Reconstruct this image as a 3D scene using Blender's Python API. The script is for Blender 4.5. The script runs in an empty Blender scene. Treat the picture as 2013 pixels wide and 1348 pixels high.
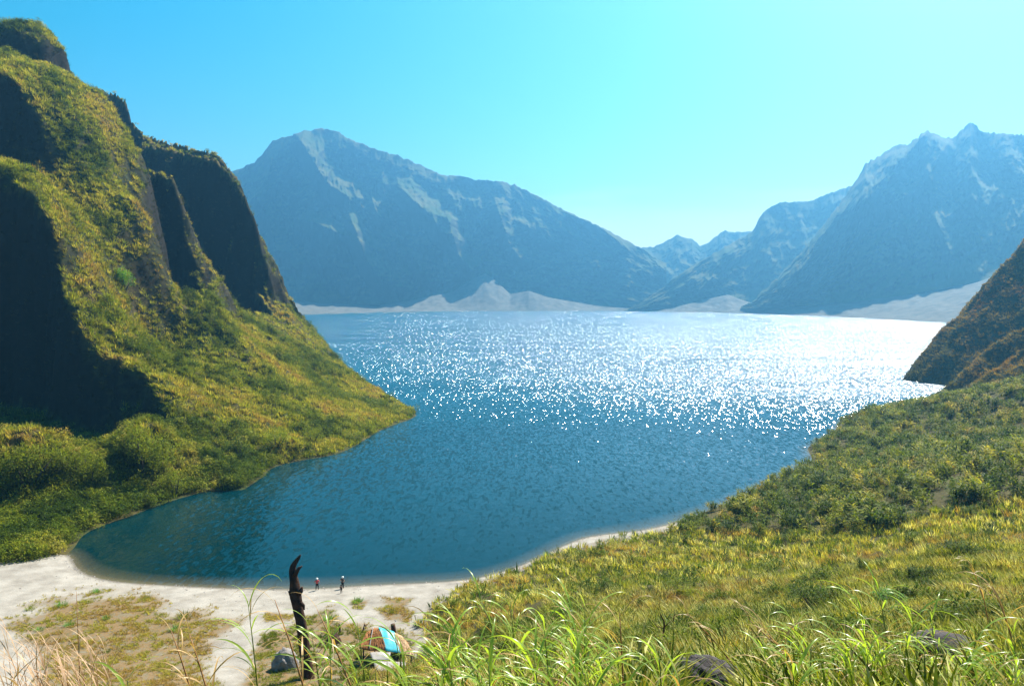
import bpy, bmesh, math, random
import numpy as np
from mathutils import Vector, Matrix

# ------------------------------------------------------------------ camera, sky, sun, exposure
sc = bpy.context.scene
COL = sc.collection
IW, IH, FPX = 2013.0, 1348.0, 1550.0          # photograph size and focal length in its pixels
CAMZ = 41.0
PITCH = math.atan(92.0 / FPX)
CP, SP = math.cos(PITCH), math.sin(PITCH)
SUN_AZ, SUN_EL = math.radians(37.0), math.radians(49.0)   # azimuth clockwise from +Y

cam_d = bpy.data.cameras.new('camera')
cam_d.sensor_width = 36.0
cam_d.lens = 36.0 * FPX / IW
cam_d.clip_start, cam_d.clip_end = 0.2, 20000.0
cam = bpy.data.objects.new('camera', cam_d)
COL.objects.link(cam)
cam.location = (0, 0, CAMZ)
cam.rotation_euler = (math.pi / 2 - PITCH, 0, 0)
sc.camera = cam

world = bpy.data.worlds.new('World')
sc.world = world
world.use_nodes = True
wn, wl = world.node_tree.nodes, world.node_tree.links
wn.clear()
w_out = wn.new('ShaderNodeOutputWorld')
w_bg = wn.new('ShaderNodeBackground')
w_sky = wn.new('ShaderNodeTexSky')
w_sky.sky_type = 'NISHITA'
w_sky.sun_disc = False
w_sky.sun_elevation = SUN_EL
w_sky.sun_rotation = SUN_AZ
w_sky.altitude = 900
w_sky.air_density = 1.1
w_sky.dust_density = 2.6
w_sky.ozone_density = 1.0
w_hsv = wn.new('ShaderNodeHueSaturation')
w_hsv.inputs['Hue'].default_value = 0.465
w_hsv.inputs['Saturation'].default_value = 1.85
wl.new(w_sky.outputs[0], w_hsv.inputs['Color'])
# thin white cloud low over the horizon, all the way round
w_tc = wn.new('ShaderNodeTexCoord'); w_sep = wn.new('ShaderNodeSeparateXYZ'); wl.new(w_tc.outputs['Generated'], w_sep.inputs[0])
w_map = wn.new('ShaderNodeMapping'); w_map.inputs['Scale'].default_value = (5, 5, 26); wl.new(w_tc.outputs['Generated'], w_map.inputs['Vector'])
w_noi = wn.new('ShaderNodeTexNoise'); w_noi.inputs['Scale'].default_value = 1.0; w_noi.inputs['Detail'].default_value = 6; wl.new(w_map.outputs[0], w_noi.inputs['Vector'])
w_lo = wn.new('ShaderNodeMapRange'); w_lo.inputs[1].default_value = 0.16; w_lo.inputs[2].default_value = 0.05; w_lo.inputs[3].default_value = 0.0; w_lo.inputs[4].default_value = 1.0
wl.new(w_sep.outputs[2], w_lo.inputs[0])
w_ad = wn.new('ShaderNodeMath'); w_ad.operation = 'ADD'; wl.new(w_noi.outputs[0], w_ad.inputs[0]); wl.new(w_lo.outputs[0], w_ad.inputs[1])
w_rm = wn.new('ShaderNodeMapRange'); w_rm.inputs[1].default_value = 0.85; w_rm.inputs[2].default_value = 1.5; w_rm.inputs[4].default_value = 0.85; wl.new(w_ad.outputs[0], w_rm.inputs[0])
w_mix = wn.new('ShaderNodeMix'); w_mix.data_type = 'RGBA'; w_mix.inputs[7].default_value = (7.5, 8.0, 8.2, 1)
wl.new(w_rm.outputs[0], w_mix.inputs[0]); wl.new(w_hsv.outputs[0], w_mix.inputs[6])
wl.new(w_mix.outputs[2], w_bg.inputs['Color'])
w_bg.inputs['Strength'].default_value = 0.052
wl.new(w_bg.outputs[0], w_out.inputs['Surface'])

sun_d = bpy.data.lights.new('sun', 'SUN')
sun_d.energy = 5.0
sun_d.angle = math.radians(0.53)
sun_d.color = (1.0, 0.95, 0.84)
sun = bpy.data.objects.new('sun', sun_d)
COL.objects.link(sun)
SDIR = Vector((math.sin(SUN_AZ) * math.cos(SUN_EL), math.cos(SUN_AZ) * math.cos(SUN_EL), math.sin(SUN_EL)))
sun.rotation_euler = SDIR.to_track_quat('Z', 'Y').to_euler()
sun.location = (100, 100, 400)

sc.view_settings.view_transform = 'Standard'
sc.view_settings.look = 'None'
sc.view_settings.gamma = 1.0
sc.view_settings.use_curve_mapping = False
sc.view_settings.exposure = 1.5
sc.cycles.use_denoising = True
sc.cycles.max_bounces = 6
sc.cycles.diffuse_bounces = 2
sc.cycles.glossy_bounces = 2
sc.cycles.transmission_bounces = 3
sc.cycles.transparent_max_bounces = 6
sc.cycles.volume_bounces = 0
sc.cycles.caustics_reflective = False
sc.cycles.caustics_refractive = False
sc.cycles.sample_clamp_indirect = 4.0

# ------------------------------------------------------------------ small maths helpers
rng = np.random.default_rng(7)
random.seed(7)

def ray(px, py):
    a = (np.asarray(px, float) - IW / 2) / FPX
    b = (IH / 2 - np.asarray(py, float)) / FPX
    return a, CP + b * SP, -SP + b * CP

def P(px, py, D):
    """the place D metres ahead of the viewpoint in that direction"""
    x, y, z = ray(px, py)
    t = D / y
    return (float(x * t), float(D), float(CAMZ + z * t))

def PZ(px, py, z0):
    x, y, z = ray(px, py)
    t = (z0 - CAMZ) / z
    return (float(x * t), float(y * t), float(z0))

def proj(x, y, z):
    dz = z - CAMZ
    f = y * CP - dz * SP
    u = y * SP + dz * CP
    f = np.where(np.abs(f) < 1e-3, 1e-3, f)
    return IW / 2 + FPX * x / f, IH / 2 - FPX * u / f, f

class Noise:
    def __init__(s, seed):
        r = np.random.default_rng(seed)
        s.p = np.tile(r.permutation(256), 3)
        a = r.uniform(0, 2 * np.pi, 256)
        s.gx, s.gy = np.cos(a), np.sin(a)
    def __call__(s, x, y):
        x = np.asarray(x, float); y = np.asarray(y, float)
        xi = np.floor(x).astype(int); yi = np.floor(y).astype(int)
        xf, yf = x - xi, y - yi
        u = xf * xf * xf * (xf * (xf * 6 - 15) + 10)
        v = yf * yf * yf * (yf * (yf * 6 - 15) + 10)
        def g(i, j):
            h = s.p[s.p[(xi + i) & 255] + ((yi + j) & 255)]
            return s.gx[h] * (xf - i) + s.gy[h] * (yf - j)
        n0 = g(0, 0) + u * (g(1, 0) - g(0, 0))
        n1 = g(0, 1) + u * (g(1, 1) - g(0, 1))
        return (n0 + v * (n1 - n0)) * 1.5
NS = [Noise(k) for k in range(8)]

def fbm(x, y, octv=4, k=0, gain=0.5):
    s, a, f, t = 0.0, 1.0, 1.0, 0.0
    for o in range(octv):
        s = s + a * NS[(k + o) % 8](x * f + 17.3 * o, y * f - 9.1 * o)
        t += a; a *= gain; f *= 2.03
    return s / t

def ridged(x, y, octv=4, k=0, gain=0.5):
    s, a, f, t = 0.0, 1.0, 1.0, 0.0
    for o in range(octv):
        s = s + a * (1 - np.abs(NS[(k + o) % 8](x * f + 5.7 * o, y * f + 3.3 * o)) * 2)
        t += a; a *= gain; f *= 2.1
    return s / t

def sstep(a, b, x):
    t = np.clip((x - a) / (b - a), 0, 1)
    return t * t * (3 - 2 * t)

class TPS:
    def __init__(s, pts, lam=0.0):
        p = np.array(pts, float)
        s.c = p[:, :2] / 100.0
        n = len(p)
        K = s.phi(np.linalg.norm(s.c[:, None] - s.c[None], axis=2)) + lam * np.eye(n)
        Q = np.hstack([np.ones((n, 1)), s.c])
        A = np.block([[K, Q], [Q.T, np.zeros((3, 3))]])
        s.w = np.linalg.solve(A, np.concatenate([p[:, 2], np.zeros(3)]))
    @staticmethod
    def phi(r):
        return np.where(r > 1e-9, r * r * np.log(np.maximum(r, 1e-9)), 0.0)
    def __call__(s, x, y):
        x = np.asarray(x, float) / 100.0; y = np.asarray(y, float) / 100.0
        out = s.w[-3] + s.w[-2] * x + s.w[-1] * y
        for i in range(len(s.c)):
            out = out + s.w[i] * s.phi(np.hypot(x - s.c[i, 0], y - s.c[i, 1]))
        return out

def sdf_poly(px, py, poly):
    """signed distance, positive inside"""
    px = np.asarray(px, float); py = np.asarray(py, float)
    d = np.full(px.shape, 1e9); ins = np.zeros(px.shape, bool)
    n = len(poly)
    for i in range(n):
        x0, y0 = poly[i]; x1, y1 = poly[(i + 1) % n]
        ex, ey = x1 - x0, y1 - y0
        t = np.clip(((px - x0) * ex + (py - y0) * ey) / (ex * ex + ey * ey + 1e-12), 0, 1)
        d = np.minimum(d, np.hypot(px - x0 - t * ex, py - y0 - t * ey))
        c = (y0 > py) != (y1 > py)
        ins ^= c & (px < (x1 - x0) * (py - y0) / (y1 - y0 + 1e-12) + x0)
    return np.where(ins, d, -d)

def spur(x, y, pts, sl, sr, hi=0.0):
    """a spur: crest height minus a side slope; sl on the viewer's side, sr on the lake side"""
    best = np.full(np.shape(x), -1e9)
    for (x0, y0, z0), (x1, y1, z1) in zip(pts[:-1], pts[1:]):
        ex, ey = x1 - x0, y1 - y0
        t = np.clip(((x - x0) * ex + (y - y0) * ey) / (ex * ex + ey * ey), 0, 1)
        dx, dy = x - x0 - t * ex, y - y0 - t * ey
        d = np.hypot(dx, dy)
        side = ex * dy - ey * dx
        zc = z0 + t * (z1 - z0)
        best = np.maximum(best, zc - d * np.where(side < 0, sl, sr * (1 + hi * np.clip(zc - 12, 0, 200))))
    return best

def crest_side(x, y, pts):
    best = np.full(np.shape(x), 1e9); sd = np.zeros(np.shape(x))
    for (x0, y0, _), (x1, y1, _) in zip(pts[:-1], pts[1:]):
        ex, ey = x1 - x0, y1 - y0
        t = np.clip(((x - x0) * ex + (y - y0) * ey) / (ex * ex + ey * ey), 0, 1)
        dx, dy = x - x0 - t * ex, y - y0 - t * ey
        d = np.hypot(dx, dy)
        s = ex * dy - ey * dx
        sd = np.where(d < best, s, sd); best = np.minimum(d, best)
    return sd, best

def smax(a, b, k=1.5):
    h = np.clip(0.5 + 0.5 * (a - b) / k, 0, 1)
    return b + (a - b) * h + k * h * (1 - h)

# ------------------------------------------------------------------ object helpers
def tag(o, label=None, cat=None, group=None, kind=None):
    if label: o['label'] = label
    if cat: o['category'] = cat
    if group: o['group'] = group
    if kind: o['kind'] = kind
    return o

def link(name, me, mat=None, parent=None):
    o = bpy.data.objects.new(name, me)
    COL.objects.link(o)
    if mat is not None and me is not None and not me.materials:
        me.materials.append(mat)
    if parent is not None:
        o.parent = parent
    return o

def empty(name, loc=(0, 0, 0), rz=0.0):
    o = bpy.data.objects.new(name, None)
    COL.objects.link(o)
    o.empty_display_size = 0.3
    o.location = loc
    o.rotation_euler = (0, 0, rz)
    return o

def np_mesh(name, verts, faces, smooth=True):
    verts = np.asarray(verts, np.float32); faces = np.asarray(faces, np.int32)
    me = bpy.data.meshes.new(name)
    nf, k = faces.shape
    me.vertices.add(len(verts)); me.vertices.foreach_set('co', verts.ravel())
    me.loops.add(nf * k); me.loops.foreach_set('vertex_index', faces.ravel())
    me.polygons.add(nf)
    me.polygons.foreach_set('loop_start', np.arange(nf, dtype=np.int32) * k)
    me.polygons.foreach_set('loop_total', np.full(nf, k, np.int32))
    me.polygons.foreach_set('use_smooth', np.full(nf, smooth, bool))
    me.update(calc_edges=True)
    return me

def grid_mesh(name, X, Y, Z, flip=False):
    n, m = X.shape
    v = np.stack([X, Y, Z], -1).reshape(-1, 3)
    i = (np.arange(n - 1)[:, None] * m + np.arange(m - 1)[None]).ravel()
    f = np.stack([i, i + 1, i + m + 1, i + m], -1)
    if flip: f = f[:, ::-1]
    return np_mesh(name, v, f)

def attr(me, name, vals, typ='FLOAT'):
    a = me.attributes.new(name, typ, 'POINT')
    vals = np.asarray(vals, np.float32)
    if typ == 'FLOAT': a.data.foreach_set('value', vals.ravel())
    elif typ == 'FLOAT_VECTOR': a.data.foreach_set('vector', vals.ravel())
    elif typ == 'FLOAT_COLOR': a.data.foreach_set('color', vals.ravel())

# ------------------------------------------------------------------ materials
class MatB:
    def __init__(s, name):
        s.m = bpy.data.materials.new(name); s.m.use_nodes = True
        s.n, s.l = s.m.node_tree.nodes, s.m.node_tree.links
        s.n.clear()
        s.out = s.n.new('ShaderNodeOutputMaterial')
    def node(s, t, **kw):
        q = s.n.new(t)
        for k, v in kw.items(): setattr(q, k, v)
        return q
    def noise(s, scale, detail=3, rough=0.55, vec=None):
        q = s.node('ShaderNodeTexNoise')
        q.inputs['Scale'].default_value = scale
        q.inputs['Detail'].default_value = detail
        q.inputs['Roughness'].default_value = rough
        if vec is not None: s.l.new(vec, q.inputs['Vector'])
        return q
    def ramp(s, fac, stops):
        q = s.node('ShaderNodeValToRGB')
        e = q.color_ramp.elements
        while len(e) < len(stops): e.new(0.5)
        for el, (p, c) in zip(e, stops):
            el.position = p
            el.color = (c[0], c[1], c[2], 1) if not isinstance(c, (int, float)) else (c, c, c, 1)
        s.l.new(fac, q.inputs['Fac'])
        return q
    def mix(s, fac, a, b, blend='MIX'):
        q = s.node('ShaderNodeMix', data_type='RGBA', blend_type=blend)
        for sock, v in ((q.inputs[0], fac), (q.inputs[6], a), (q.inputs[7], b)):
            if isinstance(v, (int, float)): sock.default_value = v
            elif isinstance(v, tuple): sock.default_value = (*v[:3], 1)
            else: s.l.new(v, sock)
        return q.outputs[2]
    def math(s, op, a, b=None):
        q = s.node('ShaderNodeMath', operation=op)
        for sock, v in ((q.inputs[0], a), (q.inputs[1], b)):
            if v is None: continue
            if isinstance(v, (int, float)): sock.default_value = v
            else: s.l.new(v, sock)
        return q.outputs[0]
    def attr(s, name, inst=False):
        q = s.node('ShaderNodeAttribute', attribute_name=name)
        if inst: q.attribute_type = 'INSTANCER'
        return q
    def principled(s, color, rough=0.8, spec=0.3, normal=None):
        q = s.node('ShaderNodeBsdfPrincipled')
        if isinstance(color, tuple): q.inputs['Base Color'].default_value = (*color[:3], 1)
        else: s.l.new(color, q.inputs['Base Color'])
        q.inputs['Roughness'].default_value = rough
        q.inputs['Specular IOR Level'].default_value = spec
        if normal is not None: s.l.new(normal, q.inputs['Normal'])
        return q
    def bump(s, h, strength=0.5, dist=0.1):
        q = s.node('ShaderNodeBump')
        q.inputs['Strength'].default_value = strength
        q.inputs['Distance'].default_value = dist
        s.l.new(h, q.inputs['Height'])
        return q.outputs[0]
    def pos(s):
        return s.node('ShaderNodeNewGeometry').outputs['Position']
    def done(s, sh):
        s.l.new(sh.outputs[0] if hasattr(sh, 'outputs') else sh, s.out.inputs['Surface'])
        return s.m

def simple_mat(name, c1, c2, scale=4.0, rough=0.8, spec=0.25, bump=0.4, bdist=0.02, obj=True):
    b = MatB(name)
    v = b.node('ShaderNodeTexCoord').outputs['Object'] if obj else b.pos()
    n = b.noise(scale, 5, 0.6, v)
    r = b.ramp(n.outputs[0], [(0.3, c1), (0.7, c2)])
    n2 = b.noise(scale * 4, 4, 0.6, v)
    return b.done(b.principled(r.outputs[0], rough, spec, b.bump(n2.outputs[0], bump, bdist)))

def mat_mountain(name, green, brown, rock, scale):
    b = MatB(name)
    v = b.pos()
    n = b.noise(scale, 6, 0.62, v)
    n2 = b.noise(scale * 5, 6, 0.65, v)
    c = b.mix(b.ramp(n.outputs[0], [(0.40, 0.0), (0.58, 1.0)]).outputs[0], green, brown)
    nz = b.node('ShaderNodeSeparateXYZ')
    b.l.new(b.node('ShaderNodeNewGeometry').outputs['Normal'], nz.inputs[0])
    steep = b.ramp(b.math('ADD', nz.outputs[2], b.math('MULTIPLY', b.math('SUBTRACT', n2.outputs[0], 0.5), 0.35)),
                   [(0.25, 1.0), (0.55, 0.0)])
    c = b.mix(steep.outputs[0], c, rock)
    c = b.mix(0.55, c, b.ramp(n2.outputs[0], [(0.3, 0.45), (0.7, 1.35)]).outputs[0], 'MULTIPLY')
    return b.done(b.principled(c, 0.95, 0.1, b.bump(n2.outputs[0], 0.2, 3.0)))

M = {}
M['far'] = mat_mountain('far_mountain', (0.032, 0.055, 0.012), (0.075, 0.075, 0.022), (0.02, 0.022, 0.016), 0.012)
M['hill'] = mat_mountain('hill_soil', (0.035, 0.045, 0.012), (0.07, 0.055, 0.018), (0.014, 0.011, 0.007), 0.10)
M['scree'] = simple_mat('grey_scree', (0.07, 0.068, 0.055), (0.15, 0.14, 0.115), 0.05, 0.95, 0.1, 0.6, 2.0, False)

# ------------------------------------------------------------------ near ground: bank, beach, grass field
GP = []
for q in [(-120, 1125, .5), (0, 1100, .25), (60, 1092, .25), (125, 1092, .12), (150, 1112, 0), (205, 1138, 0), (300, 1148, 0), (420, 1154, 0), (500, 1157, 0),
          (560, 1157, 0), (640, 1155, 0), (700, 1151, 0), (780, 1147, 0), (850, 1144, 0), (940, 1135, 0), (1010, 1116, 0),
          (1080, 1085, 0), (1150, 1056, 0), (1250, 1043, 0), (1340, 1022, 0), (1430, 988, 0), (1520, 945, 0), (1595, 905, 0), (1590, 878, 0), (1640, 850, 0), (1800, 797, 0)]:
    GP.append(PZ(*q))
for q in [(150, 1075, -1.2), (260, 1105, -1.8), (420, 1118, -2), (560, 1118, -2), (700, 1112, -2), (850, 1105, -2), (960, 1085, -2),
          (1060, 1045, -2), (1180, 1010, -2), (1300, 980, -2.5), (1430, 930, -2.5), (1540, 880, -2.5), (1600, 830, -2.5)]:
    GP.append(PZ(*q))
for q in [(0, 1180, 1.1), (200, 1200, 1.3), (400, 1225, 1.5), (520, 1200, 1.0), (640, 1195, 1.1), (750, 1200, 1.5), (850, 1180, 1.5),
          (-200, 1180, 1.5), (-250, 1300, 2.5), (0, 1290, 2.0), (200, 1300, 2.2), (400, 1300, 2.5), (600, 1290, 2.8), (760, 1290, 3.0), (850, 1290, 3.4),
          (900, 1220, 3.0), (1000, 1160, 2.6), (1100, 1120, 2.5), (1200, 1085, 2.0)]:
    GP.append(PZ(*q))
for q in [(400, 1400, 60), (0, 1400, 60), (-400, 1400, 60), (800, 1400, 58), (400, 1425, 30), (0, 1425, 30), (800, 1425, 30), (-600, 1440, 30), (0, 1450, 12), (800, 1440, 12), (400, 1450, 12),
          (1000, 1200, 82), (1200, 1150, 93), (1000, 1290, 58), (1200, 1250, 56), (1350, 1200, 66), (1350, 1300, 28), (1150, 1345, 22), (1000, 1380, 22),
          (1500, 1080, 112), (1700, 1080, 92), (2013, 1050, 80), (2200, 1050, 80), (2013, 900, 130), (1900, 960, 115), (1750, 1000, 118), (1800, 900, 165), (1700, 850, 220),
          (1850, 795, 285), (2013, 765, 215), (2200, 730, 215), (1950, 830, 200), (1500, 1200, 62), (1700, 1180, 56), (1700, 1260, 33), (2013, 1200, 44), (2013, 1340, 17), (2300, 1200, 44), (2300, 900, 130),
          (1500, 1345, 14), (1750, 1345, 15), (1400, 1380, 9), (2000, 1420, 9)]:
    GP.append(P(*q))
GP += [(0, 0, 39.2), (-12, 0, 39.0), (14, 0, 39.3), (0, -15, 40), (30, -10, 40), (-40, -10, 39), (60, -10, 41), (-80, 10, 32)]
TG = TPS(GP, 1e-4)

def ground_h(x, y):
    z = TG(x, y)
    px, py, f = proj(x, y, z)
    rough = sstep(1.2, 6.0, z)
    z = z + rough * (0.55 * fbm(x / 9.0, y / 9.0, 3, 1) + 0.25 * fbm(x / 2.5, y / 2.5, 2, 3)) * sstep(8, 40, y)
    z = z + (1 - rough) * sstep(0.15, 1.2, z) * 0.10 * fbm(x / 3.0, y / 3.0, 3, 2)
    z = z - 6.0 * sstep(128, 140, y) * sstep(-40, -52, x)      # the beach ends where the left cliff begins
    return np.maximum(z, -2.6)

def gp(px, py):
    """where the line of sight through a pixel meets the near ground"""
    dx, dy, dz = ray(px, py)
    t = np.concatenate([np.arange(3, 60, 0.25), np.arange(60, 330, 0.5)])
    h = CAMZ + dz * t - np.maximum(ground_h(dx * t, dy * t), -0.02)
    i = int(np.argmax(h < 0)) if np.any(h < 0) else len(t) - 1
    i = max(i, 1)
    a = h[i - 1] / (h[i - 1] - h[i] + 1e-9)
    tt = t[i - 1] + a * (t[i] - t[i - 1])
    return Vector((dx * tt, dy * tt, CAMZ + dz * tt))

# pixel-shaped zones are turned into world positions through the ground they lie on
Z_FIELD = [(640, 1560), (700, 1345), (800, 1312), (850, 1270), (832, 1225), (850, 1195), (905, 1168), (985, 1138), (1062, 1105), (1130, 1082), (1255, 1060), (1340, 1040), (1650, 1022), (1850, 965), (2400, 900), (2400, 1700)]
Z_BUSH = [(1335, 1052), (1350, 1020), (1490, 960), (1605, 905), (1585, 880), (1590, 845), (1640, 830), (1820, 780), (2013, 730), (2400, 640), (2400, 960), (1930, 990), (1780, 1030), (1600, 1055)]
Z_DRY = [(30, 1225), (100, 1180), (180, 1165), (300, 1168), (330, 1195), (420, 1205), (470, 1222), (430, 1262), (390, 1300), (420, 1345), (460, 1400), (60, 1400), (90, 1290)]
Z_HUT = [(470, 1420), (490, 1300), (520, 1240), (560, 1228), (620, 1200), (655, 1190), (668, 1225), (720, 1232), (780, 1236), (822, 1252), (800, 1300), (700, 1350), (690, 1420)]
Z_P1 = [(735, 1195), (770, 1185), (812, 1203), (805, 1228), (760, 1218)]
Z_P2 = [(690, 1178), (720, 1182), (715, 1200), (690, 1196)]
Z_P3 = [(748, 1172), (810, 1176), (800, 1192), (752, 1188)]
Z_P4 = [(520, 1205), (580, 1204), (575, 1220), (520, 1222)]

def beach_grass(px, py, wx, wy):
    """how much low dry grass covers the sand, 0..1"""
    m = np.zeros(np.shape(px))
    n = fbm(wx / 5.0, wy / 5.0, 4, 2)
    for z, s in ((Z_DRY, 34), (Z_HUT, 22), (Z_P1, 8), (Z_P2, 6), (Z_P3, 7), (Z_P4, 6), (Z_FIELD, 18)):
        d = sdf_poly(px, py, z)
        m = np.maximum(m, sstep(-0.5, 0.6, d / s + 1.1 * n))
    return m

xs = np.concatenate([np.linspace(-190, -95, 70), np.arange(-94, 60, 0.55), np.arange(60.5, 180, 1.1), np.linspace(181, 330, 60)])
ys = np.concatenate([np.linspace(-40, 2, 25), np.arange(3, 150, 0.55), np.arange(151, 330, 1.3)])
GX, GY = np.meshgrid(xs, ys)
GZ = ground_h(GX, GY)
me = grid_mesh('ground', GX, GY, GZ)
gpx, gpy, gf = proj(GX, GY, GZ)
bg = np.where(GY > 60, beach_grass(gpx, gpy, GX, GY), 1.0)
field = np.where(GY > 20, sstep(-10, 15, sdf_poly(gpx, gpy, Z_FIELD)), 1.0)
field = np.maximum(field, np.maximum(sstep(3.5, 7, GZ), sstep(-14, -4, sdf_poly(gpx, gpy, Z_BUSH))))
attr(me, 'grass', bg); attr(me, 'field', field)
b = MatB('beach_and_soil')
v = b.pos()
n1 = b.noise(0.35, 6, 0.6, v); n2 = b.noise(5.0, 5, 0.7, v); n3 = b.noise(0.9, 5, 0.65, v)
sand = b.ramp(n1.outputs[0], [(0.3, (0.19, 0.165, 0.135)), (0.55, (0.285, 0.255, 0.215)), (0.75, (0.34, 0.305, 0.26))]).outputs[0]
sand = b.mix(0.5, sand, b.ramp(n2.outputs[0], [(0.3, 0.6), (0.65, 1.15)]).outputs[0], 'MULTIPLY')
spz = b.node('ShaderNodeSeparateXYZ'); b.l.new(v, spz.inputs[0])
wetz = b.math('ADD', spz.outputs[2], b.math('MULTIPLY', b.math('SUBTRACT', n3.outputs[0], 0.5), 0.15))
sand = b.mix(b.ramp(wetz, [(0.02, 1.0), (0.13, 0.0)]).outputs[0], sand, (0.11, 0.095, 0.07))
dry = b.ramp(n3.outputs[0], [(0.25, (0.20, 0.17, 0.13)), (0.42, (0.13, 0.10, 0.05)), (0.52, (0.17, 0.095, 0.03)), (0.62, (0.09, 0.075, 0.025)), (0.78, (0.23, 0.20, 0.16))]).outputs[0]
soil = b.ramp(n3.outputs[0], [(0.3, (0.035, 0.032, 0.010)), (0.6, (0.07, 0.058, 0.018)), (0.8, (0.12, 0.085, 0.03))]).outputs[0]
gm = b.math('MULTIPLY', b.attr('grass').outputs['Fac'], b.ramp(n2.outputs[0], [(0.25, 0.55), (0.6, 1.0)]).outputs[0])
c = b.mix(gm, sand, dry)
c = b.mix(b.attr('field').outputs['Fac'], c, soil)
mat_ground = b.done(b.principled(c, 0.95, 0.12, b.bump(n2.outputs[0], 0.7, 0.06)))
tag(link('ground', me, mat_ground), kind='structure')

# base sheet below everything, out to the horizon
me = np_mesh('terrain', [(-2280, -680, -2.8), (2280, -680, -2.8), (2280, 3680, -2.8), (-2280, 3680, -2.8)], [(0, 1, 2, 3)])
tag(link('terrain', me, M['hill']), kind='structure')

# ------------------------------------------------------------------ left cliff
S0 = TPS([PZ(*q) for q in [(-150, 1135, .6), (0, 1098, .3), (100, 1085, .3), (150, 1072, 0), (250, 1017, 0), (380, 972, 0), (520, 937, 0), (650, 897, 0), (300, 1060, -2), (450, 1000, -2), (600, 950, -2)]]
         + [P(*q) for q in [(0, 1000, 148), (100, 950, 160), (0, 870, 186), (150, 885, 188), (330, 880, 188), (240, 930, 172), (-200, 1000, 148), (-200, 860, 186)]], 1e-3)
S1P = [P(*q) for q in [(400, 880, 187), (340, 790, 195), (250, 725, 200), (165, 660, 205), (120, 540, 212), (100, 440, 217), (0, 340, 222), (-150, 290, 222),
                       (600, 800, 236), (500, 700, 262), (440, 620, 288), (300, 650, 243), (300, 450, 264), (200, 450, 246), (560, 640, 350), (640, 720, 312), (600, 690, 335),
                       (700, 780, 292), (760, 805, 270), (480, 840, 205), (560, 850, 210), (400, 720, 232), (0, 325, 240), (60, 340, 244), (120, 385, 250)]] + \
      [PZ(*q) for q in [(520, 935, 0), (650, 895, 0), (740, 850, 0), (812, 815, 0.2)]] + \
      [(-20, 290, -3), (-45, 340, -3), (-76, 395, -3), (-95, 430, -3), (-30, 240, -3), (-45, 190, -3), (-20, 262, -3), (-140, 335, 40), (-140, 400, 45), (-128, 365, 42), (-118, 400, 38)] + [P(*q) for q in [(505, 575, 374), (545, 605, 412), (450, 605, 330), (470, 640, 300)]]
S1 = TPS(S1P, 2e-4)
S2P = [P(*q) for q in [(0, 130, 268), (80, 210, 262), (110, 300, 258), (128, 380, 253), (300, 450, 264), (200, 450, 248), (200, 300, 272), (275, 330, 286), (325, 570, 269),
                       (0, 120, 275), (150, 150, 300), (60, 125, 296), (-200, 120, 262), (-200, 40, 300), (440, 620, 288), (300, 650, 243), (500, 700, 262), (200, 560, 232)]]
S2 = TPS(S2P, 2e-4)
def xy(l): 
    a = sorted(l); return np.array([q[0] for q in a]), np.array([q[1] for q in a])
DX, DY = xy([P(*q)[:2] for q in [(-250, 290, 226), (0, 340, 222), (100, 440, 217), (120, 540, 212), (165, 660, 205), (250, 725, 200), (340, 790, 195), (400, 880, 187)]] + [(-60, 168), (-40, 150)])
CX, CY = xy([P(*q)[:2] for q in [(-250, 120, 272), (0, 130, 268), (80, 210, 262), (110, 300, 258), (128, 380, 253)]] + [(-100, 240), (-60, 200)])
BX, BY = xy([P(*q)[:2] for q in [(-250, 60, 330), (60, 120, 306), (150, 150, 303), (230, 250, 293), (275, 330, 288), (300, 480, 277), (325, 570, 270)]] + [(-105, 275), (-60, 300)])
SP_E = [P(*q) for q in [(200, 240, 335), (275, 330, 314), (340, 345, 309), (365, 450, 305), (385, 540, 301), (440, 620, 293), (520, 695, 276), (590, 770, 250)]]
SP_F = [P(*q) for q in [(280, 282, 402), (340, 292, 396), (430, 312, 388), (480, 382, 381), (497, 480, 377), (505, 570, 369), (560, 640, 352), (640, 722, 312)]]
SP_H = [P(*q) for q in [(100, 200, 480), (300, 270, 450), (400, 292, 436), (425, 298, 433), (470, 352, 431), (515, 470, 429), (543, 520, 425), (550, 565, 420), (590, 612, 415), (625, 655, 400), (637, 690, 385), (700, 747, 335), (800, 797, 280)]]
SP_G = [P(*q) for q in [(60, 120, 436), (150, 155, 430), (200, 175, 426), (250, 192, 420), (265, 232, 418), (290, 277, 412), (340, 292, 405), (420, 330, 400)]]
MOUNDS = [(*P(55, 960, 160)[:2], 8.0, 10.0), (*P(285, 925, 174)[:2], 10.0, 9.5), (*P(560, 880, 197)[:2], 3.0, 7.0), (*P(-60, 960, 162)[:2], 7, 12)]
KNOB = P(52, 128, 306)

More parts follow.
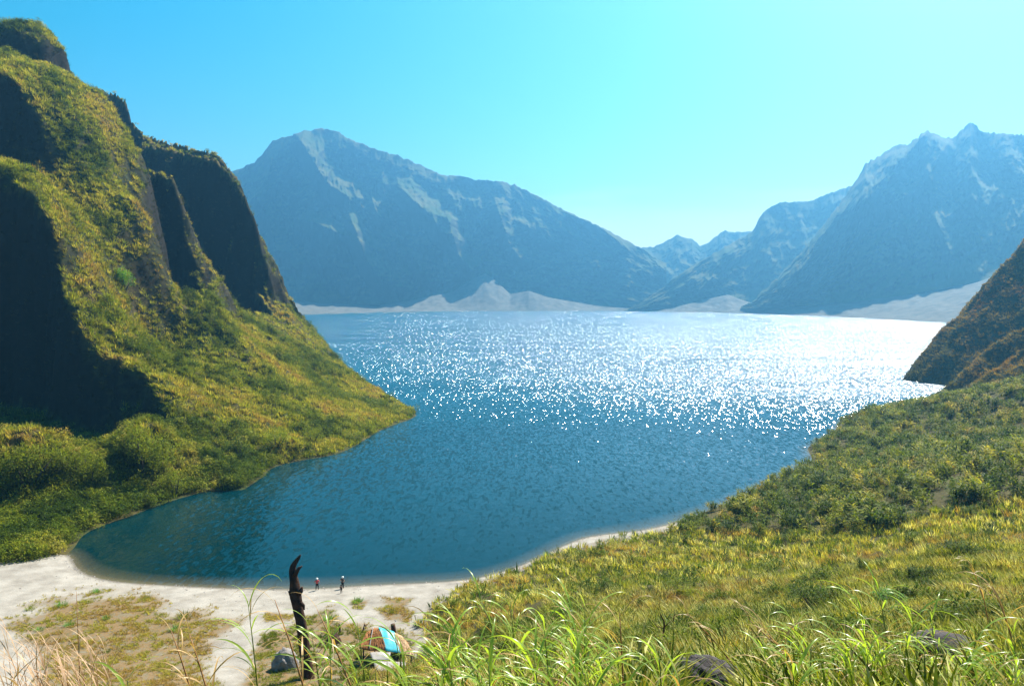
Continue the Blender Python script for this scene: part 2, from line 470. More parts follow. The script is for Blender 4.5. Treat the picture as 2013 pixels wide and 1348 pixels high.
def cliff_h(x, y):
    wx = x + 3.5 * fbm(x / 16, y / 16, 3, 4) + 1.2 * fbm(x / 4, y / 4, 2, 1)
    wy = y + 3.5 * fbm(x / 16 + 40, y / 16, 3, 5) + 1.2 * fbm(x / 4 + 9, y / 4, 2, 2)
    s0, s1, s2 = S0(x, y), S1(x, y), S2(x, y)
    yd, yc, yb = np.interp(wx, DX, DY), np.interp(wx, CX, CY), np.interp(wx, BX, BY)
    w0 = sstep(-7, 0, wy - yd)
    z = s0 + (np.maximum(s1, s0 * 0 - 3) - s0) * w0
    lim = sstep(-103, -112, x) * sstep(315, 295, y)
    w1 = sstep(-9, 0, wy - yc) * lim
    z = z + (s2 - z) * w1
    for mx, my, mh, mr in MOUNDS:
        z = z + mh * np.exp(-((wx - mx) ** 2 + (wy - my) ** 2) / (mr * mr)) * sstep(0.0, 1.5, z)
    # small gullies running down the open slope
    open_ = sstep(0, 30, z)
    g = ridged((0.45 * x + 0.89 * y) / 21 + 0.4 * fbm(x / 30, y / 30, 2, 3), (0.89 * x - 0.45 * y) / 75, 4, 2)
    z = z + open_ * (g - 0.35) * 4.6 + sstep(1, 8, z) * fbm(x / 7, y / 7, 4, 5) * 1.7
    kd = np.hypot((wx - KNOB[0]) / 17.5, (wy - KNOB[1]) / 15.0)
    z = np.where(kd < 1, np.maximum(z, KNOB[2] - 6 + 21 * np.sqrt(np.clip(1 - kd * kd, 0, 1))), z)
    fade = sstep(-110, -121, x)
    z = z - np.clip(wy - yb - 2, 0, 200) * 2.6 * fade
    for s, a, c, hi in ((SP_E, 5.0, 1.6, 0.01), (SP_F, 5.0, 1.5, 0.01), (SP_H, 2.4, 1.3, 0.05), (SP_G, 4.0, 2.0, 0.02)):
        z = smax(z, spur(wx, wy, s, a, c, hi) - 0.5, 2.0)
    z = z + sstep(6, 25, z) * (ridged(x / 9, y / 9, 3, 6) - 0.4) * 1.5
    # on the lake side of the headland crest nothing stands above its flank
    side, dist = crest_side(wx, wy, SP_H)
    z = np.where(side > 0, np.minimum(z, spur(wx, wy, SP_H, 2.4, 1.3, 0.05) + 1.0), z)
    # beyond the headland the land falls back under the water
    return np.maximum(z, -2.6)

cx = np.concatenate([np.linspace(-330, -226, 60), np.arange(-225, -5, 0.75)])
cy = np.concatenate([np.arange(112, 345, 0.75), np.arange(345, 470, 0.95), np.linspace(472, 640, 60)])
LX, LY = np.meshgrid(cx, cy)
LZ = cliff_h(LX, LY)
# keep only land, so the near beach stays free
keep = np.ones(LX.shape, bool)
me = grid_mesh('cliff_left', LX, LY, LZ)
tag(link('cliff_left', me, M['hill']), kind='structure')

# ------------------------------------------------------------------ right hill
R_S = [([P(*q) for q in [(2500, 60, 470), (2200, 270, 430), (2013, 468, 402), (1975, 520, 400), (1930, 582, 396), (1870, 662, 391), (1812, 740, 386), (1800, 748, 384)]], 1.5, 0.98),
       ([P(*q) for q in [(2500, 380, 360), (2200, 520, 345), (2013, 648, 330), (1940, 690, 322), (1890, 735, 312), (1815, 793, 300)]], 1.3, 1.0),
       ([P(*q) for q in [(2500, 420, 330), (2100, 640, 300), (2013, 690, 292), (1930, 745, 290)]], 0.9, 0.7)]
def right_h(x, y):
    wx = x + 4 * fbm(x / 22, y / 22, 3, 4); wy = y + 4 * fbm(x / 22 + 30, y / 22, 3, 5)
    z = np.full(np.shape(x), -6.0)
    for s, sl, sr in R_S:
        # the listed crest runs from the top to the water; its lake side is to the left of the viewer
        r = spur(wx, wy, s[::-1], sr, sl)
        z = smax(z, r, 1.5)
    z = z + sstep(2, 15, z) * ((ridged(x / 30, y / 30, 4, 2) - 0.4) * 4 + fbm(x / 6, y / 6, 3, 6) * 1.5)
    return np.maximum(z, -2.7)
rx = np.concatenate([np.arange(120, 330, 1.0), np.linspace(332, 480, 50)])
ry = np.concatenate([np.arange(215, 470, 1.1), np.linspace(472, 620, 40)])
RX, RY = np.meshgrid(rx, ry)
RZ = right_h(RX, RY)
tag(link('hill_right', grid_mesh('hill_right', RX, RY, RZ), M['hill']), kind='structure')

# ------------------------------------------------------------------ far crater wall
def interp_pts(pts, u):
    a = np.array([P(*q) for q in pts]); p = np.array([q[0] for q in pts], float)
    return [np.interp(u, p, a[:, i]) for i in range(3)]

def loft(name, crest, base, nu, nv, amp, fu, seed, mat, prof=0.85, ribs=(), jag=4.0, back=500, led=0.35):
    u = np.linspace(crest[0][0], crest[-1][0], nu)
    cxx, cyy, czz = interp_pts(crest, u)
    bxx, byy, bzz = interp_pts(base, u)
    czz = czz + 1.5 * jag * (ridged(u / 23.0, u * 0 + seed, 3, seed) - 0.4) + 1.3 * jag * fbm(u / 7.0, u * 0 + seed, 4, seed, 0.65)
    v = np.linspace(0, 1, nv)[:, None]
    vp = v ** prof
    X = bxx + (cxx - bxx) * vp; Y = byy + (cyy - byy) * vp; Z = bzz + (czz - bzz) * v
    d = np.hypot(X, Y); nx, ny = -X / d, -Y / d
    U = np.broadcast_to(u, X.shape); V = np.broadcast_to(v, X.shape)
    warp = 26 * fbm(U / 150.0, V * 2.2, 3, seed + 1) + 60 * (V - 0.5) * NS[seed % 8](U / 260.0, 3.0 + V)
    r1 = ridged((U + warp) / fu, V * 1.1 + seed, 5, seed, 0.55)
    r2 = ridged((U + warp * 0.6) / (fu * 0.3), V * 4.0, 4, seed + 3, 0.6)
    ledge = fbm(U / 70.0, V * 7.0, 4, seed + 2)
    win = np.sin(np.pi * np.clip(V, 0, 1)) ** 0.6
    disp = amp * win * (0.75 * (r1 - 0.3) + 0.28 * (r2 - 0.3)) + amp * led * win * ledge
    pyv, PXX = None, None
    ppx, ppy, _ = proj(X, Y, Z)
    for pts, a, wl_, wr_ in ribs:
        best = np.full(X.shape, -1e9); 
        for (x0, y0), (x1, y1) in zip(pts[:-1], pts[1:]):
            ex, ey = x1 - x0, y1 - y0
            t = np.clip(((ppx - x0) * ex + (ppy - y0) * ey) / (ex * ex + ey * ey), 0, 1)
            dx, dy = ppx - x0 - t * ex, ppy - y0 - t * ey
            dd = np.hypot(dx, dy); side = ex * dy - ey * dx
            best = np.maximum(best, 1 - dd / np.where(side > 0, wl_, wr_))
        disp = disp + a * np.clip(best, 0, 1) * sstep(0.0, 0.22, V)
    X = X + nx * disp; Y = Y + ny * disp
    # the far side of the ridge
    Xb, Yb, Zb = [X], [Y], [Z]
    for k in (0.06, 0.25, 0.6, 1.0):
        Xb.append((X[-1:] - nx[-1:] * back * k)); Yb.append(Y[-1:] - ny[-1:] * back * k)
        Zb.append(Z[-1:] * (1 - k) ** 1.2 + (1 - (1 - k) ** 1.2) * -5)
    me = grid_mesh(name, np.vstack(Xb), np.vstack(Yb), np.vstack(Zb))
    return tag(link(name, me, mat), kind='structure')

loft('mountain_far_left',
     [(200, 430, 2690), (330, 395, 2680), (440, 345, 2670), (468, 333, 2670), (500, 320, 2665), (515, 303, 2660), (535, 278, 2655), (555, 270, 2650), (582, 268, 2650), (600, 258, 2650), (612, 256, 2650), (632, 253, 2645), (660, 256, 2645),
      (690, 276, 2640), (722, 286, 2640), (745, 297, 2640), (772, 302, 2640), (800, 312, 2640), (850, 336, 2640), (870, 345, 2640), (905, 347, 2635), (935, 354, 2635), (985, 357, 2630), (1012, 364, 2630), (1058, 386, 2630), (1130, 426, 2625), (1200, 458, 2620), (1262, 490, 2520), (1310, 520, 2510)],
     [(200, 600, 2410), (560, 596, 2410), (740, 598, 2410), (1000, 598, 2420), (1180, 602, 2390), (1240, 605, 2340), (1310, 606, 2320)],
     640, 210, 140, 110.0, 1, M['far'], 0.8,
     ribs=[([(690, 440), (712, 500), (745, 560), (790, 604)], 190, 22, 42), ([(590, 290), (640, 370), (690, 400)], 110, 20, 38), ([(795, 390), (850, 440), (872, 470)], 150, 22, 38),
           ([(503, 400), (530, 440), (545, 495)], 120, 25, 30), ([(595, 435), (640, 455), (695, 475)], 110, 45, 26), ([(975, 410), (1000, 480), (1022, 510)], 100, 22, 26), ([(672, 560), (690, 606)], 40, 12, 20), ([(880, 440), (900, 500), (925, 530)], 90, 20, 24), ([(735, 410), (745, 440)], 60, 18, 22), ([(1120, 425), (1180, 450), (1230, 490)], 60, 15, 22), ([(930, 400), (945, 440)], 60, 15, 20), ([(820, 520), (845, 560)], 70, 15, 22)])
loft('mountain_far_gap',
     [(1180, 520, 2950), (1230, 492, 2950), (1265, 487, 2950), (1285, 486, 2950), (1302, 478, 2950), (1318, 470, 2950), (1332, 461, 2950), (1345, 468, 2950), (1362, 470, 2950), (1376, 484, 2940), (1390, 478, 2940), (1408, 464, 2940), (1425, 453, 2930), (1445, 457, 2930), (1478, 455, 2930), (1520, 450, 2930), (1600, 440, 2930)],
     [(1180, 600, 2620), (1240, 600, 2620), (1400, 600, 2620), (1600, 600, 2620)],
     300, 110, 80, 70.0, 3, M['far'], 0.85, jag=3.0)
loft('mountain_far_middle',
     [(1225, 612, 2190), (1260, 596, 2200), (1290, 575, 2210), (1330, 545, 2220), (1365, 520, 2240), (1400, 500, 2270), (1440, 478, 2300), (1480, 455, 2330), (1492, 430, 2350), (1505, 412, 2360), (1532, 399, 2370), (1560, 397, 2370), (1592, 396, 2370), (1620, 384, 2370), (1655, 372, 2370), (1720, 350, 2370), (1800, 340, 2370)],
     [(1225, 614, 2150), (1300, 610, 2140), (1400, 604, 2120), (1500, 600, 2100), (1600, 596, 2080), (1800, 590, 2050)],
     380, 130, 75, 75.0, 5, M['far'], 0.85, jag=3.0, ribs=[([(1340, 540), (1300, 590), (1250, 608)], 30, 30, 30), ([(1430, 500), (1390, 560)], 40, 25, 25)])
loft('mountain_far_right',
     [(1455, 606, 1990), (1480, 592, 1980), (1530, 545, 1970), (1570, 505, 1960), (1600, 470, 1950), (1640, 420, 1950), (1675, 370, 1950), (1702, 322, 1960), (1722, 312, 1960), (1745, 298, 1960), (1765, 289, 1960), (1790, 289, 1960), (1808, 276, 1950), (1822, 267, 1950), (1842, 270, 1940), (1868, 272, 1930), (1884, 262, 1920), (1896, 250, 1920), (1908, 243, 1920), (1920, 248, 1910), (1930, 262, 1900), (1962, 262, 1890), (1990, 266, 1870), (2030, 266, 1860), (2120, 285, 1840), (2300, 330, 1800)],
     [(1455, 610, 1950), (1530, 606, 1850), (1650, 597, 1720), (1780, 580, 1640), (1930, 552, 1580), (2013, 516, 1560), (2300, 430, 1540)],
     480, 200, 115, 100.0, 6, M['far'], 0.8, jag=5.0,
     ribs=[([(1815, 280), (1740, 360), (1690, 400), (1640, 440), (1560, 530), (1500, 600)], 80, 45, 40), ([(1850, 300), (1790, 390), (1750, 410)], 45, 30, 30), ([(1900, 400), (1850, 440)], 40, 25, 25)])

# debris fans along the far shore
def fan(name, top, front, seed, nu=260, nv=26):
    u = np.linspace(top[0][0], top[-1][0], nu)
    tx, ty, tz = interp_pts(top, u)
    fp = np.array([PZ(a, b_, -1.0) for a, b_ in front]); fu_ = np.array([q[0] for q in front], float)
    fx, fy, fz = [np.interp(u, fu_, fp[:, i]) for i in range(3)]
    v = np.linspace(0, 1.25, nv)[:, None]
    X = fx + (tx - fx) * v; Y = fy + (ty - fy) * v
    hh = np.where(v < 1, v ** 1.15, 1 - (v - 1) * 2.2)
    Z = fz + (tz - fz) * hh
    Z = Z + np.sin(np.pi * np.clip(v, 0, 1)) * (5 * fbm(X / 60, Y / 60, 4, seed) + 6 * (ridged(X / 45, Y / 180, 4, seed + 1) - 0.4))
    me = grid_mesh(name, X, Y, np.maximum(Z, -2.7))
    return tag(link(name, me, M['scree']), kind='structure')
fan('debris_fan_far', [(480, 588, 2320), (575, 591, 2310), (640, 597, 2310), (740, 603, 2310), (790, 593, 2310), (850, 582, 2300), (885, 575, 2340), (915, 558, 2370), (940, 543, 2390), (955, 538, 2395), (972, 549, 2385), (1003, 578, 2340), (1040, 572, 2300), (1080, 585, 2310), (1120, 592, 2310), (1180, 602, 2280), (1240, 607, 2250)],
    [(480, 622), (590, 621), (760, 615), (900, 612), (1100, 612), (1240, 612)], 2)
fan('debris_fan_middle', [(1290, 611, 2140), (1350, 598, 2120), (1400, 586, 2110), (1432, 579, 2100), (1460, 590, 2060), (1500, 602, 1990), (1560, 610, 1900)],
    [(1290, 614), (1400, 615), (1560, 620)], 4, 120)
fan('debris_fan_right', [(1500, 612, 1880), (1560, 606, 1830), (1640, 597, 1730), (1740, 586, 1670), (1800, 578, 1640), (1860, 570, 1610), (1930, 552, 1580), (1985, 528, 1570), (2100, 480, 1550), (2300, 430, 1540)],
    [(1500, 618), (1600, 622), (1740, 629), (1880, 637), (2013, 645), (2300, 660)], 6, 220)

# ------------------------------------------------------------------ lake
az = np.linspace(-0.95, 0.95, 260)
dd = np.concatenate([np.linspace(84, 150, 150), np.geomspace(151, 2900, 150)])
WA, WD = np.meshgrid(np.tan(az), dd)
WX, WY = WA * WD, WD
bed = np.minimum(ground_h(WX, np.clip(WY, 0, 330)), 5)
bed = np.where(WY > 320, -2.6, bed)
me = grid_mesh('lake', WX, WY, WX * 0)
attr(me, 'depth', np.clip(-bed, 0, 3))
b = MatB('lake_water')
v = b.pos()
mp = b.node('ShaderNodeMapping'); mp.inputs['Scale'].default_value = (0.75, 0.8, 1)
mp.inputs['Rotation'].default_value = (0, 0, math.radians(-20))
b.l.new(v, mp.inputs['Vector'])
na = b.noise(0.9, 3, 0.6, mp.outputs[0]); nb = b.noise(3.1, 2, 0.6, mp.outputs[0])
mp2 = b.node('ShaderNodeMapping'); mp2.inputs['Scale'].default_value = (0.004, 0.024, 1)
b.l.new(v, mp2.inputs['Vector'])
nw = b.noise(1.0, 4, 0.55, mp2.outputs[0])
def vm(op, a, c=None, sc_=None):
    q = b.node('ShaderNodeVectorMath', operation=op)
    b.l.new(a, q.inputs[0])
    if c is not None:
        if isinstance(c, tuple): q.inputs[1].default_value = c
        else: b.l.new(c, q.inputs[1])
    if sc_ is not None:
        if isinstance(sc_, float): q.inputs['Scale'].default_value = sc_
        else: b.l.new(sc_, q.inputs['Scale'])
    return q.outputs[0]
sl = vm('ADD', vm('SUBTRACT', na.outputs['Color'], (0.5, 0.5, 0.5)), vm('SUBTRACT', nb.outputs['Color'], (0.5, 0.5, 0.5)))
spw = b.node('ShaderNodeSeparateXYZ'); b.l.new(v, spw.inputs[0])
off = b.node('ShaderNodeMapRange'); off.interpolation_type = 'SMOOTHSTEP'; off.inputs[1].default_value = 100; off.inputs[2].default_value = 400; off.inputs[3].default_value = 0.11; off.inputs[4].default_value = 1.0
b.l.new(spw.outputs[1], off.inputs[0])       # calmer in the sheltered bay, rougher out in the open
gust = b.ramp(nw.outputs[0], [(0.34, 0.74), (0.66, 1.0)]).outputs[0]
wind = b.math('MULTIPLY', gust, off.outputs[0])
def tilted(k):
    q = vm('MULTIPLY', vm('SCALE', sl, None, b.math('MULTIPLY', wind, k)), (1, 1, 0))
    return vm('NORMALIZE', vm('ADD', q, (0, 0, 1)))
mp3 = b.node('ShaderNodeMapping'); mp3.inputs['Scale'].default_value = (1.7, 0.48, 1)
b.l.new(v, mp3.inputs['Vector'])
nc = b.noise(0.95, 2, 0.5, mp3.outputs[0])      # short steep wavelets that flash in the sun
n_soft = tilted(0.9)
sl = vm('SUBTRACT', nc.outputs['Color'], (0.5, 0.5, 0.5))
n_hard = tilted(4.9)
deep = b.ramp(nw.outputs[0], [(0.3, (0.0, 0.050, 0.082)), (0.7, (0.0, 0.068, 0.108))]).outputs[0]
deep = b.mix(off.outputs[0], (0.0, 0.011, 0.010), deep)  # near bay coloured darker, painting in the cliff's dark green reflection
dep = b.attr('depth').outputs['Fac']
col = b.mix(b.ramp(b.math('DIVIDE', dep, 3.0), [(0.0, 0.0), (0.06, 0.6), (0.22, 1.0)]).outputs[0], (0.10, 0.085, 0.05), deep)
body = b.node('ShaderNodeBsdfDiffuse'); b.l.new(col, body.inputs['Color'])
def gl(nrm_, r0, r1):
    q = b.node('ShaderNodeBsdfAnisotropic', distribution='BECKMANN')
    mr = b.node('ShaderNodeMapRange'); mr.inputs[1].default_value = 0.1; mr.inputs[2].default_value = 1.0; mr.inputs[3].default_value = r0; mr.inputs[4].default_value = r1
    b.l.new(wind, mr.inputs[0]); b.l.new(mr.outputs[0], q.inputs['Roughness']); b.l.new(nrm_, q.inputs['Normal'])
    return q
g1, g2 = gl(n_soft, 0.02, 0.50), gl(n_hard, 0.14, 0.22)
gm_ = b.node('ShaderNodeMixShader'); gm_.inputs[0].default_value = 0.55
b.l.new(g1.outputs[0], gm_.inputs[1]); b.l.new(g2.outputs[0], gm_.inputs[2])
fr = b.node('ShaderNodeFresnel'); fr.inputs['IOR'].default_value = 1.33; b.l.new(n_soft, fr.inputs['Normal'])
pr = b.node('ShaderNodeMixShader')
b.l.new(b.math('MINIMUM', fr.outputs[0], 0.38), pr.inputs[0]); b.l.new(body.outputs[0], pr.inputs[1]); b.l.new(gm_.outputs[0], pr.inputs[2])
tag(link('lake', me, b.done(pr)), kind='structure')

# ------------------------------------------------------------------ haze
hb = bmesh.new()
bmesh.ops.create_cube(hb, size=1.0)
hm = bpy.data.meshes.new('haze'); hb.to_mesh(hm); hb.free()
b = MatB('haze_air')
pv = b.node('ShaderNodeVolumePrincipled')
pv.inputs['Color'].default_value = (0.17, 0.56, 1.0, 1)
pv.inputs['Density'].default_value = 0.00022
pv.inputs['Anisotropy'].default_value = 0.55
b.l.new(pv.outputs[0], b.out.inputs['Volume'])
hz = tag(link('haze', hm, b.m), 'pale blue haze filling the crater', 'haze', kind='stuff')
hz.scale = (4600, 4400, 640); hz.location = (0, 1500, 640 / 2 - 4)


# ------------------------------------------------------------------ vegetation
def blade(V, F, base, azm, L, lean, width, droop, segs=3, twist=0.0):
    """one arching blade as a strip"""
    dx, dy = math.cos(azm), math.sin(azm)
    sx, sy = -dy, dx
    p = np.array(base, float); ang = lean
    i0 = len(V)
    for k in range(segs + 1):
        t = k / segs
        w = width * 0.5 * (1 - t) ** 0.7 * (0.55 + 1.2 * t if t < 0.4 else 1.03) + width * 0.03
        c, q = math.cos(twist * t), math.sin(twist * t)
        V.append((p[0] - sx * w * c, p[1] - sy * w * c, p[2] - w * q)); V.append((p[0] + sx * w * c, p[1] + sy * w * c, p[2] + w * q))
        if k < segs:
            st = L / segs
            p = p + np.array([dx * math.sin(ang), dy * math.sin(ang), math.cos(ang)]) * st
            ang += droop / segs
            a = i0 + 2 * k
            F.append((a, a + 1, a + 3, a + 2))

def tuft_mesh(name, n, spread, width, droop, seed, hmin=0.55, segs=3, leanmax=0.5, wind=0.25):
    r = random.Random(seed); V, F = [], []
    for i in range(n):
        a = r.uniform(0, 2 * math.pi); q = spread * math.sqrt(r.random())
        az_ = a + r.uniform(-0.7, 0.7)
        if r.random() < wind: az_ = math.pi + r.uniform(-0.6, 0.6)     # the breeze comes from the right
        blade(V, F, (q * math.cos(a), q * math.sin(a), -0.05), az_, r.uniform(hmin, 1.0), r.uniform(0.03, leanmax), width * r.uniform(0.7, 1.3), r.uniform(0.3, 1.0) * droop, segs, r.uniform(-0.9, 0.9))
    return np_mesh(name, V, F, False)

def cane_mesh(name, nst, nleaf, seed, spread=0.3, wl_=0.06):
    r = random.Random(seed); V, F = [], []
    for s_ in range(nst):
        a = r.uniform(0, 2 * math.pi); q = spread * math.sqrt(r.random())
        bx_, by_ = q * math.cos(a), q * math.sin(a)
        h = r.uniform(0.55, 1.0); lx, ly = r.uniform(-0.25, 0.1), r.uniform(-0.15, 0.15)
        blade(V, F, (bx_, by_, -0.05), r.uniform(0, 6.28), h, 0.08, 0.02, 0.1, 2)
        for k in range(nleaf):
            t = r.uniform(0.3, 1.0)
            blade(V, F, (bx_ + lx * t * h * 0.4, by_ + ly * t * h * 0.4, h * t), r.uniform(0, 6.28), r.uniform(0.22, 0.42), r.uniform(0.4, 1.1), wl_ * r.uniform(0.7, 1.3), r.uniform(0.6, 1.6), 3, r.uniform(-1, 1))
    return np_mesh(name, V, F, False)

def shrub_mesh(name, n, seed, leaf=0.14):
    r = random.Random(seed); V, F = [], []
    lobes = [(r.uniform(-.45, .45), r.uniform(-.45, .45), r.uniform(.25, .7), r.uniform(.25, .42)) for _ in range(7)]
    for i in range(n):
        lx, ly, lz, lr = r.choice(lobes)
        d = Vector((r.gauss(0, 1), r.gauss(0, 1), r.gauss(0, 1))).normalized() * lr * r.uniform(0.55, 1.0) ** 0.5
        blade(V, F, (lx + d.x, ly + d.y, max(0.0, lz + d.z)), r.uniform(0, 6.28), leaf * r.uniform(0.6, 1.3), r.uniform(0.3, 1.9), leaf * 0.45, 0.8, 2, r.uniform(-1, 1))
    return np_mesh(name, V, F, False)

def mat_leaf(name, col=None, trans=0.45, rough=0.5, spec=0.05, var=0.46):
    b = MatB(name)
    if col is None:
        base = b.attr('tint', True).outputs['Color']
        rnd = b.node('ShaderNodeObjectInfo').outputs['Random']
    else:
        v = b.node('ShaderNodeTexCoord').outputs['Object']
        n = b.noise(3.0, 3, 0.6, v)
        base = b.ramp(n.outputs[0], [(0.3, tuple(q * 0.7 for q in col)), (0.7, tuple(q * 1.25 for q in col))]).outputs[0]
        rnd = b.node('ShaderNodeObjectInfo').outputs['Random']
    isl = b.node('ShaderNodeNewGeometry').outputs['Random Per Island']
    k = b.math('ADD', b.math('MULTIPLY', rnd, var), b.math('MULTIPLY', isl, var * 2.2))
    k = b.math('ADD', k, 1.0 - var * 1.5)
    kc = b.node('ShaderNodeCombineColor'); 
    for i in range(3): b.l.new(k, kc.inputs[i])
    c = b.mix(1.0, base, kc.outputs[0], 'MULTIPLY')
    pr = b.principled(c, rough, spec)
    tr = b.node('ShaderNodeBsdfTranslucent')
    b.l.new(b.mix(1.0, c, (1.25, 1.2, 0.55), 'MULTIPLY'), tr.inputs['Color'])
    mx = b.node('ShaderNodeMixShader'); mx.inputs[0].default_value = trans
    b.l.new(pr.outputs[0], mx.inputs[1]); b.l.new(tr.outputs[0], mx.inputs[2])
    return b.done(mx)

M['veg'] = mat_leaf('grass_blades')
proto = bpy.data.collections.new('grass_prototypes')        # sources for the scattered ground cover, not placed themselves
def add_proto(me):
    me.materials.append(M['veg'])
    o = bpy.data.objects.new('p%02d_%s' % (len(proto.objects), me.name), me)
    proto.objects.link(o)
for k in range(4): add_proto(tuft_mesh('tuft', 16, 0.32, 0.10, 0.9, 20 + k, segs=2, leanmax=0.7))             # 0-3 coarse, far slopes
for k in range(3): add_proto(cane_mesh('cane', 7, 9, 30 + k))                                                # 4-6 canes
for k in range(3): add_proto(shrub_mesh('shrub', 150, 40 + k))                                               # 7-9 shrubs
for k in range(4): add_proto(tuft_mesh('meadow', 30, 0.42, 0.050, 1.2, 50 + k, 0.4, 3, 0.6, 0.4))              # 10-13 fine, near meadow

def scatter(name, pts, scale, idx, col, label, cat='grass', tilt=0.12):
    n = len(pts)
    me = bpy.data.meshes.new(name)
    me.vertices.add(n); me.vertices.foreach_set('co', np.asarray(pts, np.float32).ravel())
    rot = np.stack([rng.normal(0, tilt, n), rng.normal(0, tilt, n), rng.uniform(-0.9, 0.9, n)], -1)
    attr(me, 'rot', rot, 'FLOAT_VECTOR')
    sc3 = np.asarray(scale); sc3 = np.stack([sc3 * rng.uniform(0.9, 1.5, n), sc3 * rng.uniform(0.9, 1.5, n), sc3], -1) if sc3.ndim == 1 else sc3
    attr(me, 'scl', sc3, 'FLOAT_VECTOR')
    a = me.attributes.new('idx', 'INT', 'POINT'); a.data.foreach_set('value', np.asarray(idx, np.int32))
    attr(me, 'tint', np.concatenate([col, np.ones((n, 1))], 1), 'FLOAT_COLOR')
    o = link(name, me, None)
    ng = bpy.data.node_groups.new(name + '_nodes', 'GeometryNodeTree')
    ng.interface.new_socket('Geometry', in_out='INPUT', socket_type='NodeSocketGeometry')
    ng.interface.new_socket('Geometry', in_out='OUTPUT', socket_type='NodeSocketGeometry')
    N, L = ng.nodes, ng.links
    gi, go = N.new('NodeGroupInput'), N.new('NodeGroupOutput')
    iop = N.new('GeometryNodeInstanceOnPoints')
    ci = N.new('GeometryNodeCollectionInfo'); ci.inputs['Collection'].default_value = proto
    ci.inputs['Separate Children'].default_value = True; ci.inputs['Reset Children'].default_value = True
    def na_(nm, t):
        q = N.new('GeometryNodeInputNamedAttribute'); q.data_type = t; q.inputs['Name'].default_value = nm; return q.outputs['Attribute']
    L.new(gi.outputs[0], iop.inputs['Points']); L.new(ci.outputs[0], iop.inputs['Instance'])
    iop.inputs['Pick Instance'].default_value = True
    L.new(na_('idx', 'INT'), iop.inputs['Instance Index'])
    er = N.new('FunctionNodeEulerToRotation'); L.new(na_('rot', 'FLOAT_VECTOR'), er.inputs[0]); L.new(er.outputs[0], iop.inputs['Rotation'])
    L.new(na_('scl', 'FLOAT_VECTOR'), iop.inputs['Scale'])
    L.new(iop.outputs[0], go.inputs[0])
    md = o.modifiers.new('scatter', 'NODES'); md.node_group = ng
    return tag(o, label, cat, kind='stuff')

def palette(t, stops):
    t = np.clip(t, 0, 1); p = [s_[0] for s_ in stops]
    return np.stack([np.interp(t, p, [s_[1][i] for s_ in stops]) for i in range(3)], -1)
GREENS = [(0.0, (0.042, 0.072, 0.004)), (0.28, (0.105, 0.14, 0.007)), (0.5, (0.22, 0.235, 0.018)), (0.72, (0.37, 0.32, 0.055)), (1.0, (0.32, 0.20, 0.06))]

def normals(fn, x, y, e=0.6):
    zx = (fn(x + e, y) - fn(x - e, y)) / (2 * e); zy = (fn(x, y + e) - fn(x, y - e)) / (2 * e)
    return zx, zy, 1 / np.sqrt(1 + zx * zx + zy * zy)

def in_frame(x, y, z, m=120):
    px, py, f = proj(x, y, z)
    return (f > 1) & (px > -m) & (px < IW + m) & (py > -m) & (py < IH + m)

# ground cover of the left cliff
n = 230000
x = rng.uniform(-215, -8, n); y = rng.uniform(118, 470, n)
z = cliff_h(x, y)
ok = (z > 0.15) & in_frame(x, y, z)
x, y, z = x[ok], y[ok], z[ok]
zx, zy, nz = normals(cliff_h, x, y)
face = -(zx * -x + zy * -y) / np.hypot(x, y) * nz       # leaning towards the viewpoint
prob = np.clip(0.50 / np.maximum(nz, 0.22), 0, 1) * np.where(nz < 0.42, 0.35, 1.0) * np.where(y > 330, 0.55, 1.0)
ok = rng.random(len(x)) < prob
x, y, z, nz, zx, zy = x[ok], y[ok], z[ok], nz[ok], zx[ok], zy[ok]
t = 0.50 + 0.75 * fbm(x / 22, y / 22, 4, 1) + 0.30 * fbm(x / 5, y / 5, 3, 3)
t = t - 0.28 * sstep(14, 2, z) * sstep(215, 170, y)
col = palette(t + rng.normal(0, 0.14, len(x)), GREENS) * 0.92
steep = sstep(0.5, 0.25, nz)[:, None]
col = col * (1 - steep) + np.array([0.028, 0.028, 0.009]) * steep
sc_ = rng.uniform(0.9, 1.9, len(x)) * np.where(nz < 0.42, 0.7, 1.0)
ix = rng.integers(0, 4, len(x))
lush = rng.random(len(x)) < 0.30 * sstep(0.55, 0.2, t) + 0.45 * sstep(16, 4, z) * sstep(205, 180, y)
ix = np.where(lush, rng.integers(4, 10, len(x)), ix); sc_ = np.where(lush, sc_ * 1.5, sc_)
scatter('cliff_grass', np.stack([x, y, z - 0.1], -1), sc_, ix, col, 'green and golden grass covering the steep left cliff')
print('cliff grass', len(x))

# ground cover of the right hill
n = 60000
x = rng.uniform(120, 330, n); y = rng.uniform(235, 420, n)
z = right_h(x, y); g = ground_h(x, np.minimum(y, 328))
ok = (z > 0.3) & in_frame(x, y, z) & (z > np.where(y < 325, g, -9))
x, y, z = x[ok], y[ok], z[ok]
t = 0.72 + 0.5 * fbm(x / 18, y / 18, 4, 1) - 0.35 * sstep(10, 1, z)
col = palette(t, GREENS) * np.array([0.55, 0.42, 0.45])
scatter('hill_grass', np.stack([x, y, z - 0.1], -1), rng.uniform(0.7, 1.5, len(x)), rng.integers(0, 4, len(x)), col, 'brown and olive grass covering the dark right hill')

